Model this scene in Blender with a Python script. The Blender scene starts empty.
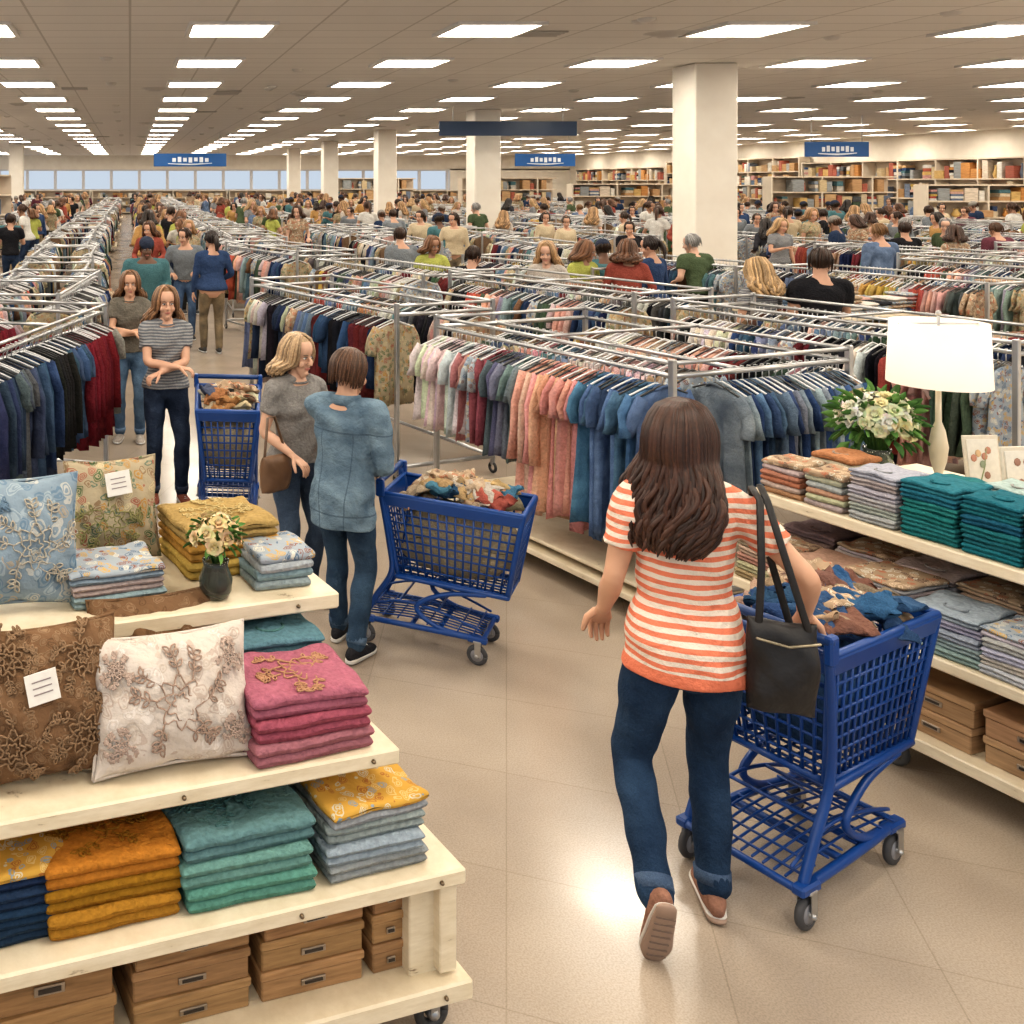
import bpy, math, random
import numpy as np
from mathutils import Vector, Matrix
random.seed(7)
rnd = random.Random(11)
SC = bpy.context.scene
COLL = SC.collection
pi = math.pi

# ------------------------------------------------------------------ materials
MATS = {}
def newmat(name):
    m = bpy.data.materials.new(name); m.use_nodes = True
    nt = m.node_tree; b = nt.nodes['Principled BSDF']
    MATS[name] = m
    return m, nt, b
def N(nt, t, **kw):
    n = nt.nodes.new(t)
    for k, v in kw.items():
        setattr(n, k, v)
    return n
def ramp(nt, fac, stops, const=False):
    r = N(nt, 'ShaderNodeValToRGB')
    if const: r.color_ramp.interpolation = 'CONSTANT'
    el = r.color_ramp.elements
    while len(el) < len(stops): el.new(0.5)
    for e, (p, c) in zip(el, stops):
        e.position = p; e.color = (c[0], c[1], c[2], 1)
    nt.links.new(fac, r.inputs[0])
    return r.outputs[0]
def mix(nt, fac, a, b, mode='MIX'):
    m = N(nt, 'ShaderNodeMix', data_type='RGBA', blend_type=mode)
    for idx, val in ((0, fac), (6, a), (7, b)):
        if isinstance(val, (int, float)): m.inputs[idx].default_value = val
        elif isinstance(val, tuple): m.inputs[idx].default_value = (val[0], val[1], val[2], 1)
        else: nt.links.new(val, m.inputs[idx])
    return m.outputs[2]
def noise(nt, scale, detail=3, vec=None, rough=.5):
    n = N(nt, 'ShaderNodeTexNoise'); n.inputs['Scale'].default_value = scale
    n.inputs['Detail'].default_value = detail; n.inputs['Roughness'].default_value = rough
    if vec is not None: nt.links.new(vec, n.inputs['Vector'])
    return n.outputs['Fac']
def objvec(nt):
    return N(nt, 'ShaderNodeTexCoord').outputs['Object']
def math_(nt, op, a, b=0.0):
    m = N(nt, 'ShaderNodeMath', operation=op)
    for i, v in enumerate((a, b)):
        if isinstance(v, (int, float)): m.inputs[i].default_value = v
        else: nt.links.new(v, m.inputs[i])
    return m.outputs[0]
def bump(nt, b, h, strength=.3, dist=.01):
    n = N(nt, 'ShaderNodeBump'); n.inputs['Strength'].default_value = strength
    n.inputs['Distance'].default_value = dist
    nt.links.new(h, n.inputs['Height']); nt.links.new(n.outputs[0], b.inputs['Normal'])
def attrmat(name, rough=.8, metal=0., nscale=40, nvar=.25, bstr=.3, bdist=.004, spec=.5, trans=0., wrinkle=False):
    m, nt, b = newmat(name)
    a = N(nt, 'ShaderNodeAttribute'); a.attribute_name = 'col'
    v = objvec(nt)
    nf = noise(nt, nscale, 3, v)
    c = mix(nt, 1.0, a.outputs['Color'], ramp(nt, nf, [(.25, (1-nvar,)*3), (.75, (1+nvar*.4,)*3)]), 'MULTIPLY')
    nt.links.new(c, b.inputs['Base Color'])
    b.inputs['Roughness'].default_value = rough; b.inputs['Metallic'].default_value = metal
    b.inputs['Specular IOR Level'].default_value = spec
    if trans: b.inputs['Transmission Weight'].default_value = trans
    if wrinkle:
        w = noise(nt, 13, 4, v, .6)
        h = math_(nt, 'ADD', math_(nt, 'MULTIPLY', w, 4.), nf)
        bump(nt, b, h, bstr, bdist)
    elif bstr: bump(nt, b, nf, bstr, bdist)
    return m
attrmat('fabric', .92, nscale=70, nvar=.25, bstr=.85, bdist=.007, spec=.15, wrinkle=True)
attrmat('knit', .95, nscale=180, nvar=.4, bstr=.8, bdist=.004, spec=.1, wrinkle=True)
attrmat('paint', .35, nscale=6, nvar=.06, bstr=0)
attrmat('plastic', .35, nscale=5, nvar=.08, bstr=0)
attrmat('chrome', .3, metal=.85, nscale=8, nvar=.1, bstr=0)
attrmat('rubber', .6, nscale=10, nvar=.1, bstr=0)
attrmat('leather', .5, nscale=16, nvar=.15, bstr=.6, bdist=.012)
attrmat('skin', .5, nscale=14, nvar=.08, bstr=.1, bdist=.001, spec=.35)
attrmat('hair', .42, nscale=90, nvar=.4, bstr=.3, bdist=.003, spec=.45)
attrmat('petal', .7, nscale=30, nvar=.12, bstr=0)
attrmat('paper', .8, nscale=60, nvar=.08, bstr=0)
attrmat('glass', .05, nscale=3, nvar=.05, bstr=0, trans=.85)
m, nt, b = newmat('carton')
a = N(nt, 'ShaderNodeAttribute'); a.attribute_name = 'col'
mp = N(nt, 'ShaderNodeMapping'); mp.inputs['Scale'].default_value = (2, 2, 22); nt.links.new(objvec(nt), mp.inputs[0])
nf = noise(nt, 3, 5, mp.outputs[0], .6)
nt.links.new(mix(nt, 1., a.outputs['Color'], ramp(nt, nf, [(.3, (.6, .57, .53)), (.7, (1.1, 1.1, 1.1))]), 'MULTIPLY'), b.inputs['Base Color'])
b.inputs['Roughness'].default_value = .7; bump(nt, b, nf, .2, .003)
m, nt, b = newmat('creamwood')
mp = N(nt, 'ShaderNodeMapping'); mp.inputs['Scale'].default_value = (1.5, 1.5, 8); nt.links.new(objvec(nt), mp.inputs[0])
n1 = noise(nt, 5, 8, mp.outputs[0], .7)
c = ramp(nt, n1, [(.29, (.22, .15, .09)), (.36, (.66, .56, .40)), (.7, (.80, .71, .55))])
nt.links.new(c, b.inputs['Base Color']); b.inputs['Roughness'].default_value = .5; bump(nt, b, n1, .15, .003)
m, nt, b = newmat('denim')
a = N(nt, 'ShaderNodeAttribute'); a.attribute_name = 'col'
v = objvec(nt)
n1 = noise(nt, 7, 4, v); n2 = noise(nt, 260, 2, v)
c = mix(nt, 1., a.outputs['Color'], ramp(nt, n1, [(.3, (.6, .63, .68)), (.7, (1.55, 1.5, 1.4))]), 'MULTIPLY')
c = mix(nt, 1., c, ramp(nt, n2, [(.3, (.8, .8, .8)), (.7, (1.15, 1.15, 1.15))]), 'MULTIPLY')
nt.links.new(c, b.inputs['Base Color']); b.inputs['Roughness'].default_value = .9
b.inputs['Specular IOR Level'].default_value = .15
bump(nt, b, noise(nt, 18, 5, v, .6), .9, .02)
m, nt, b = newmat('denim_jacket')
a = N(nt, 'ShaderNodeAttribute'); a.attribute_name = 'col'
tc = objvec(nt); sp = N(nt, 'ShaderNodeSeparateXYZ'); nt.links.new(tc, sp.inputs[0])
ax = math_(nt, 'ABSOLUTE', sp.outputs[0])
s1 = math_(nt, 'LESS_THAN', math_(nt, 'ABSOLUTE', math_(nt, 'SUBTRACT', sp.outputs[2], 1.14)), .004)
s2 = math_(nt, 'MULTIPLY', math_(nt, 'LESS_THAN', math_(nt, 'ABSOLUTE', math_(nt, 'SUBTRACT', math_(nt, 'ADD', ax, math_(nt, 'MULTIPLY', sp.outputs[2], -.05)), .03)), .003), math_(nt, 'LESS_THAN', sp.outputs[2], 1.14))
s3 = math_(nt, 'LESS_THAN', math_(nt, 'ABSOLUTE', math_(nt, 'SUBTRACT', sp.outputs[2], .74)), .004)
s = math_(nt, 'MAXIMUM', math_(nt, 'MAXIMUM', s1, s2), s3)
n1 = noise(nt, 9, 5, tc)
c = mix(nt, 1., a.outputs['Color'], ramp(nt, n1, [(.3, (.6, .65, .7)), (.7, (1.5, 1.45, 1.35))]), 'MULTIPLY')
c = mix(nt, math_(nt, 'MULTIPLY', s, .6), c, (.05, .08, .12))
nt.links.new(c, b.inputs['Base Color']); b.inputs['Roughness'].default_value = .9
b.inputs['Specular IOR Level'].default_value = .15
bump(nt, b, noise(nt, 16, 5, tc, .65), 1., .03)
def stripes(name, c1, c2, period, hem=None, frac=.5):
    m, nt, b = newmat(name)
    tc = objvec(nt); sp = N(nt, 'ShaderNodeSeparateXYZ'); nt.links.new(tc, sp.inputs[0])
    nz = math_(nt, 'MULTIPLY', noise(nt, 6, 2, tc), .02)
    z = math_(nt, 'ADD', sp.outputs[2], nz)
    f = math_(nt, 'LESS_THAN', math_(nt, 'FRACT', math_(nt, 'DIVIDE', z, period)), frac)
    if hem: f = math_(nt, 'MAXIMUM', f, math_(nt, 'LESS_THAN', sp.outputs[2], hem))
    nt.links.new(mix(nt, f, c2, c1), b.inputs['Base Color']); b.inputs['Roughness'].default_value = .92
    b.inputs['Specular IOR Level'].default_value = .15
    bump(nt, b, noise(nt, 12, 5, tc, .6), 1., .03)
stripes('stripe_coral', (.72, .22, .13), (.74, .64, .55), .030, hem=.85)
stripes('stripe_grey', (.13, .14, .16), (.30, .30, .30), .022)
def printmat(name, base, cols, scale=14, cover=.5, bstr=.6):
    m, nt, b = newmat(name)
    tc = objvec(nt)
    vo = N(nt, 'ShaderNodeTexVoronoi'); vo.inputs['Scale'].default_value = scale
    wn = N(nt, 'ShaderNodeTexNoise'); wn.inputs['Scale'].default_value = scale*.6; nt.links.new(tc, wn.inputs['Vector'])
    vv = N(nt, 'ShaderNodeVectorMath', operation='MULTIPLY_ADD'); nt.links.new(wn.outputs['Color'], vv.inputs[0])
    vv.inputs[1].default_value = (1.6/scale,)*3; nt.links.new(tc, vv.inputs[2]); nt.links.new(vv.outputs[0], vo.inputs['Vector'])
    sr = N(nt, 'ShaderNodeSeparateColor'); nt.links.new(vo.outputs['Color'], sr.inputs[0])
    k = len(cols)
    pc = ramp(nt, sr.outputs[0], [(i/k, c) for i, c in enumerate(cols)], True)
    ring = math_(nt, 'LESS_THAN', vo.outputs['Distance'], .5)
    msk = math_(nt, 'GREATER_THAN', noise(nt, scale*.35, 3, tc), 1-cover)
    petals = math_(nt, 'GREATER_THAN', math_(nt, 'SINE', math_(nt, 'MULTIPLY', vo.outputs['Distance'], 30)), -.35)
    f = math_(nt, 'MULTIPLY', math_(nt, 'MULTIPLY', ring, msk), petals)
    nt.links.new(mix(nt, f, base, pc), b.inputs['Base Color']); b.inputs['Roughness'].default_value = .92
    b.inputs['Specular IOR Level'].default_value = .15
    bump(nt, b, math_(nt, 'ADD', f, math_(nt, 'MULTIPLY', noise(nt, 16, 4, tc), 3.)), bstr, .007)
printmat('print_floral', (.38, .32, .22), [(.10, .15, .07), (.42, .24, .08), (.32, .13, .09), (.14, .19, .14), (.52, .44, .28), (.26, .18, .11)], 30, .85)
printmat('print_blue', (.24, .31, .37), [(.46, .47, .45), (.16, .24, .32), (.38, .34, .28), (.34, .41, .46)], 20, .65)
printmat('print_brown', (.19, .11, .06), [(.27, .175, .105), (.14, .08, .043), (.23, .145, .085)], 34, .8, 1.)
printmat('print_white', (.60, .53, .47), [(.50, .41, .35), (.68, .62, .57), (.54, .46, .39)], 24, .55, 1.)
printmat('print_greyfl', (.33, .37, .41), [(.55, .36, .12), (.26, .13, .10), (.6, .58, .5), (.12, .18, .26)], 34, .75)
printmat('print_yellow', (.58, .34, .07), [(.66, .47, .2), (.28, .34, .38), (.42, .18, .05), (.6, .55, .42)], 34, .75)
printmat('print_beige', (.38, .28, .19), [(.6, .46, .33), (.16, .10, .08), (.45, .17, .10), (.62, .58, .48)], 30, .75)
m, nt, b = newmat('floor_tile')
tc = objvec(nt)
br = N(nt, 'ShaderNodeTexBrick'); br.offset = 0; br.inputs['Scale'].default_value = 1
br.inputs['Brick Width'].default_value = .62; br.inputs['Row Height'].default_value = .62; br.inputs['Mortar Size'].default_value = .0025
br.inputs['Color1'].default_value = (.46, .39, .315, 1); br.inputs['Color2'].default_value = (.44, .37, .30, 1); br.inputs['Mortar'].default_value = (.37, .31, .245, 1)
rt = N(nt, 'ShaderNodeMapping'); rt.inputs['Rotation'].default_value = (0, 0, .36); nt.links.new(tc, rt.inputs[0]); nt.links.new(rt.outputs[0], br.inputs['Vector'])
c = mix(nt, 1., br.outputs['Color'], ramp(nt, noise(nt, 1.3, 5, tc), [(.3, (.84, .83, .82)), (.7, (1.08, 1.08, 1.08))]), 'MULTIPLY')
c = mix(nt, 1., c, ramp(nt, noise(nt, 160, 3, tc), [(.35, (.84, .83, .82)), (.6, (1.04, 1.04, 1.04))]), 'MULTIPLY')
nt.links.new(c, b.inputs['Base Color'])
nt.links.new(ramp(nt, noise(nt, 2.5, 5, tc), [(.3, (.15,)*3), (.7, (.27,)*3)]), b.inputs['Roughness'])
b.inputs['Specular IOR Level'].default_value = .6
m, nt, b = newmat('ceiling_tile')
tc = objvec(nt)
br = N(nt, 'ShaderNodeTexBrick'); br.offset = 0; br.inputs['Scale'].default_value = 1
br.inputs['Brick Width'].default_value = 1.2; br.inputs['Row Height'].default_value = .6; br.inputs['Mortar Size'].default_value = .016
br.inputs['Color1'].default_value = (.72, .69, .65, 1); br.inputs['Color2'].default_value = (.69, .66, .62, 1); br.inputs['Mortar'].default_value = (.50, .47, .43, 1)
nt.links.new(tc, br.inputs['Vector'])
nt.links.new(br.outputs['Color'], b.inputs['Base Color']); b.inputs['Roughness'].default_value = .9
m, nt, b = newmat('wall_paint')
nt.links.new(ramp(nt, noise(nt, 2, 3, objvec(nt)), [(.3, (.76, .70, .61)), (.7, (.83, .78, .69))]), b.inputs['Base Color']); b.inputs['Roughness'].default_value = .8
def emis(name, col, s):
    m, nt, b = newmat(name)
    b.inputs['Base Color'].default_value = (*col, 1); b.inputs['Emission Color'].default_value = (*col, 1); b.inputs['Emission Strength'].default_value = s
emis('light_panel', (1., .92, .80), 19.5)
emis('lamp_shade', (1., .90, .76), .08)

# ------------------------------------------------------------------ mesh accumulator
class Acc:
    def __init__(s):
        s.V = []; s.n = 0; s.F = []; s.M = []; s.C = []; s.S = []; s.slots = []; s.X = None
    def add(s, v, f, mat='fabric', col=(.5, .5, .5), smooth=True):
        v = np.asarray(v, float)
        if s.X is not None: v = v @ s.X[:3, :3].T + s.X[:3, 3]
        if mat not in s.slots: s.slots.append(mat)
        mi = s.slots.index(mat)
        s.V.append(v)
        if isinstance(f, np.ndarray): f = (f + s.n).tolist()
        else: f = [[i + s.n for i in q] for q in f]
        s.F += f; k = len(f)
        s.M += [mi]*k; s.C += [tuple(col[:3])]*k; s.S += [smooth]*k; s.n += len(v)
    def mesh(s, name, scale=1.):
        V = np.concatenate(s.V) * scale
        me = bpy.data.meshes.new(name)
        me.from_pydata(V.tolist(), [], s.F)
        me.polygons.foreach_set('material_index', s.M); me.polygons.foreach_set('use_smooth', s.S)
        lt = np.array([len(f) for f in s.F])
        C = np.repeat(np.array(s.C), lt, axis=0); C = np.hstack([C, np.ones((len(C), 1))])
        at = me.attributes.new('col', 'FLOAT_COLOR', 'CORNER'); at.data.foreach_set('color', C.ravel())
        for k in s.slots: me.materials.append(MATS[k])
        me.update()
        return me
    def obj(s, name, loc=(0, 0, 0), rz=0., scale=1.):
        return place(s.mesh(name, scale), name, loc, rz)
def place(me, name, loc, rz=0., sc=1.):
    o = bpy.data.objects.new(name, me); COLL.objects.link(o)
    o.location = loc; o.rotation_euler = (0, 0, rz); o.scale = (sc,)*3
    return o
def gridf(nr, ns, wrap):
    i, j = np.meshgrid(np.arange(nr-1), np.arange(ns if wrap else ns-1), indexing='ij')
    i = i.ravel(); j = j.ravel(); j2 = (j+1) % ns
    return np.stack([i*ns+j, i*ns+j2, (i+1)*ns+j2, (i+1)*ns+j], 1)
def nrm(v):
    v = np.asarray(v, float); l = np.linalg.norm(v)
    return v/l if l > 1e-9 else v
def tube(acc, pts, rad, mat='fabric', col=(.5,)*3, seg=8, ref=None, cap='r', smooth=True):
    P = np.asarray(pts, float); n = len(P)
    R = [(r, r) if np.isscalar(r) else tuple(r) for r in (rad if hasattr(rad, '__len__') and len(rad) == n else [rad]*n)]
    R = np.array(R, float)
    T = np.gradient(P, axis=0); T /= (np.linalg.norm(T, axis=1)[:, None]+1e-12)
    if cap == 'r':
        r0 = R[0].mean(); r1 = R[-1].mean()
        P = np.vstack([P[0]-T[0]*r0*.9, P[0]-T[0]*r0*.6, P, P[-1]+T[-1]*r1*.6, P[-1]+T[-1]*r1*.9])
        R = np.vstack([R[0]*.3, R[0]*.75, R, R[-1]*.75, R[-1]*.3])
        T = np.vstack([T[0], T[0], T, T[-1], T[-1]])
    n = len(P); a = np.linspace(0, 2*pi, seg, endpoint=False)
    if ref is None:
        x = np.cross(T[0], (0, 0, 1)); 
        if np.linalg.norm(x) < .2: x = np.cross(T[0], (0, 1, 0))
    else: x = np.asarray(ref, float)
    V = []
    for i in range(n):
        base = np.asarray(ref, float) if ref is not None else x
        x = nrm(base - T[i]*np.dot(base, T[i])); y = np.cross(T[i], x)
        V.append(P[i] + np.outer(np.cos(a)*R[i, 0], x) + np.outer(np.sin(a)*R[i, 1], y))
    V = np.concatenate(V); F = gridf(n, seg, True).tolist()
    F.append(list(range(seg))[::-1]); F.append([(n-1)*seg+k for k in range(seg)])
    acc.add(V, F, mat, col, smooth)
def cr(A, sub=4):
    A = np.asarray(A, float); n = len(A); out = []
    for i in range(n-1):
        p0 = A[max(i-1, 0)]; p1 = A[i]; p2 = A[i+1]; p3 = A[min(i+2, n-1)]
        for k in range(sub):
            t = k/sub
            out.append(.5*((2*p1)+(-p0+p2)*t+(2*p0-5*p1+4*p2-p3)*t*t+(-p0+3*p1-3*p2+p3)*t**3))
    out.append(A[-1]); return np.array(out)
def stube(acc, rows, sub=4, **kw):
    B = cr(rows, sub)
    rad = [(b[3], b[4]) if len(b) > 4 else b[3] for b in B]
    tube(acc, B[:, :3], rad, **kw)
def ell(acc, c, r, mat, col, R=None, seg=14, rings=9):
    th = np.linspace(.02, pi-.02, rings); a = np.linspace(0, 2*pi, seg, endpoint=False)
    V = np.array([[math.sin(t)*math.cos(p)*r[0], math.sin(t)*math.sin(p)*r[1], math.cos(t)*r[2]] for t in th for p in a])
    if R is not None: V = V @ np.asarray(R).T
    V = V + np.asarray(c, float)
    F = gridf(rings, seg, True).tolist(); F.append(list(range(seg))); F.append([(rings-1)*seg+k for k in range(seg)])
    acc.add(V, F, mat, col, True)
def lathe(acc, prof, c, mat, col, seg=24):
    a = np.linspace(0, 2*pi, seg, endpoint=False)
    V = np.array([[r*math.cos(p)+c[0], r*math.sin(p)+c[1], z+c[2]] for r, z in prof for p in a])
    acc.add(V, gridf(len(prof), seg, True), mat, col, True)
def box(acc, c, s, mat, col, rz=0., bev=.004):
    X, Y, Z = s[0]/2, s[1]/2, s[2]/2; b = min(bev, X*.45, Y*.45, Z*.45)
    V = []; idx = {}
    for sx in (-1, 1):
        for sy in (-1, 1):
            for sz in (-1, 1):
                for ax, p in enumerate(((sx*X, sy*(Y-b), sz*(Z-b)), (sx*(X-b), sy*Y, sz*(Z-b)), (sx*(X-b), sy*(Y-b), sz*Z))):
                    idx[(sx, sy, sz, ax)] = len(V); V.append(p)
    F = []
    for s1 in (-1, 1):
        F.append([idx[(s1, y, z, 0)] for y, z in ((-1, -1), (1, -1), (1, 1), (-1, 1))][::s1])
        F.append([idx[(x, s1, z, 1)] for x, z in ((-1, -1), (-1, 1), (1, 1), (1, -1))][::s1])
        F.append([idx[(x, y, s1, 2)] for x, y in ((-1, -1), (1, -1), (1, 1), (-1, 1))][::s1])
    for s1 in (-1, 1):
        for s2 in (-1, 1):
            F.append([idx[(s1, s2, -1, 0)], idx[(s1, s2, -1, 1)], idx[(s1, s2, 1, 1)], idx[(s1, s2, 1, 0)]])
            F.append([idx[(s1, -1, s2, 0)], idx[(s1, -1, s2, 2)], idx[(s1, 1, s2, 2)], idx[(s1, 1, s2, 0)]])
            F.append([idx[(-1, s1, s2, 1)], idx[(-1, s1, s2, 2)], idx[(1, s1, s2, 2)], idx[(1, s1, s2, 1)]])
            for s3 in (-1, 1): F.append([idx[(s1, s2, s3, k)] for k in range(3)])
    V = np.array(V); cz, sn = math.cos(rz), math.sin(rz)
    V = np.stack([V[:, 0]*cz-V[:, 1]*sn, V[:, 0]*sn+V[:, 1]*cz, V[:, 2]], 1) + np.asarray(c, float)
    acc.add(V, F, mat, col, False)
def pbox(acc, c, s, mat, col):
    X, Y, Z = s[0]/2, s[1]/2, s[2]/2
    V = np.array([(x*X, y*Y, z*Z) for z in (-1, 1) for x, y in ((-1, -1), (1, -1), (1, 1), (-1, 1))]) + np.asarray(c, float)
    acc.add(V, [[3, 2, 1, 0], [4, 5, 6, 7], [0, 1, 5, 4], [1, 2, 6, 5], [2, 3, 7, 6], [3, 0, 4, 7]], mat, col, False)
def wob(V, f, seed):
    x, y, z = V[:, 0]*f, V[:, 1]*f, V[:, 2]*f
    return (np.sin(x*1.3+1.7*np.sin(y*.9+seed)+seed*2.1)*.5+np.sin(y*1.7+1.3*np.sin(x*1.1+z+seed*1.3)+seed)*.35+np.sin(x*2.9+y*2.3+z*1.7+seed*3)*.25)
def slab(acc, M, w, d, h, mat, col, e=8, wr=.004, seed=0., nu=16, nv=14, pinch=0., pw=.5, wf=22):
    s = np.sin(np.linspace(-1, 1, nu)*pi/2); t = np.sin(np.linspace(-1, 1, nv)*pi/2)
    U, W = np.meshgrid(s, t, indexing='ij'); U = U.ravel(); W = W.ravel()
    th = (np.clip(1-np.abs(U)**e, 0, 1)*np.clip(1-np.abs(W)**e, 0, 1))**pw*h/2
    X = U*w/2*(1-pinch*(1-W**2)); Y = W*d/2*(1-pinch*(1-U**2))
    base = np.stack([X, Y, X*0], 1)
    nz = wob(base, wf, seed)*wr; nx = wob(base, wf*.8, seed+5)*wr*.8
    top = np.stack([X+nx, Y+nx, th+nz], 1); bot = np.stack([X+nx, Y+nx, -th+nz*.6], 1)
    f = gridf(nu, nv, False)
    V = np.vstack([top, bot]); F = np.vstack([f[:, ::-1], f+nu*nv])
    M = np.array(M); V = V @ M[:3, :3].T + M[:3, 3]
    acc.add(V, F, mat, col, True)
def TR(x, y, z): return Matrix.Translation((x, y, z))
def RZ(a): return Matrix.Rotation(a, 4, 'Z')
def RX(a): return Matrix.Rotation(a, 4, 'X')
def RY(a): return Matrix.Rotation(a, 4, 'Y')
def vary(c, k=.12):
    f = 1+rnd.uniform(-k, k); return tuple(max(0, min(1, v*f*(1+rnd.uniform(-k*.3, k*.3)))) for v in c)

def remesh(src, voxel, smooth=4, disp=0., dseed=0.):
    me = src.mesh('tmp'); o = bpy.data.objects.new('tmp', me); COLL.objects.link(o)
    r = o.modifiers.new('r', 'REMESH'); r.mode = 'VOXEL'; r.voxel_size = voxel
    s = o.modifiers.new('s', 'SMOOTH'); s.factor = .5; s.iterations = smooth
    dg = bpy.context.evaluated_depsgraph_get(); dg.update()
    e = o.evaluated_get(dg).to_mesh()
    V = np.empty(len(e.vertices)*3); e.vertices.foreach_get('co', V); V = V.reshape(-1, 3)
    Nn = np.empty(len(e.vertices)*3); e.vertices.foreach_get('normal', Nn); Nn = Nn.reshape(-1, 3)
    F = [list(p.vertices) for p in e.polygons]
    bpy.data.objects.remove(o); bpy.data.meshes.remove(me)
    if disp:
        x, y, z = V.T
        d = (np.sin(z*34+3*np.sin(x*9+dseed)+2.2*np.sin(y*11+z*5))*.5+np.sin(x*24+z*19+dseed*2+2*np.sin(z*15+y*8))*.4+np.sin(z*61+x*40+dseed)*.2)
        V = V+Nn*(d*disp)[:, None]
    return V, F

# ------------------------------------------------------------------ people
def ik(a, t, l1, l2, pole):
    a = np.array(a, float); t = np.array(t, float); d = t-a; L = np.linalg.norm(d); D = min(L, (l1+l2)*.995)
    u = d/L; t = a+u*D
    k = (l1*l1-l2*l2+D*D)/(2*D); hgt = math.sqrt(max(l1*l1-k*k, 0))
    p = np.array(pole, float); p = nrm(p-u*np.dot(p, u))
    return a+u*k+p*hgt, t
def hand(acc, w, dr, pn, side, curl, col):
    dr = nrm(dr); pn = nrm(np.array(pn, float)-dr*np.dot(pn, dr)); lat = np.cross(dr, pn)*side
    w = np.array(w)
    tube(acc, [w-dr*.02, w+dr*.02, w+dr*.06, w+dr*.088], [(.022, .018), (.030, .016), (.039, .014), (.036, .011)], 'skin', col, 10, ref=lat)
    for off, L in ((.028, .068), (.0095, .077), (-.0095, .072), (-.027, .056)):
        p = w+dr*.088+lat*off; pts = [p-dr*.012, p]; a = 0
        for k, f in enumerate((.45, .32, .23)):
            a += curl*(.8, 1.1, .8)[k]; dd = dr*math.cos(a)+pn*math.sin(a)
            p = p+dd*L*f; pts.append(p)
        tube(acc, pts, [.0095, .0095, .009, .008, .0065], 'skin', col, 8)
    p = w+dr*.028+lat*.026; d1 = nrm(dr*.65+lat*.65+pn*.35); d2 = nrm(dr*.8+lat*.25+pn*(.4+curl*.3))
    tube(acc, [p-d1*.01, p+d1*.032, p+d1*.032+d2*.028, p+d1*.032+d2*.05], [.0135, .012, .0105, .008], 'skin', col, 8)
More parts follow.
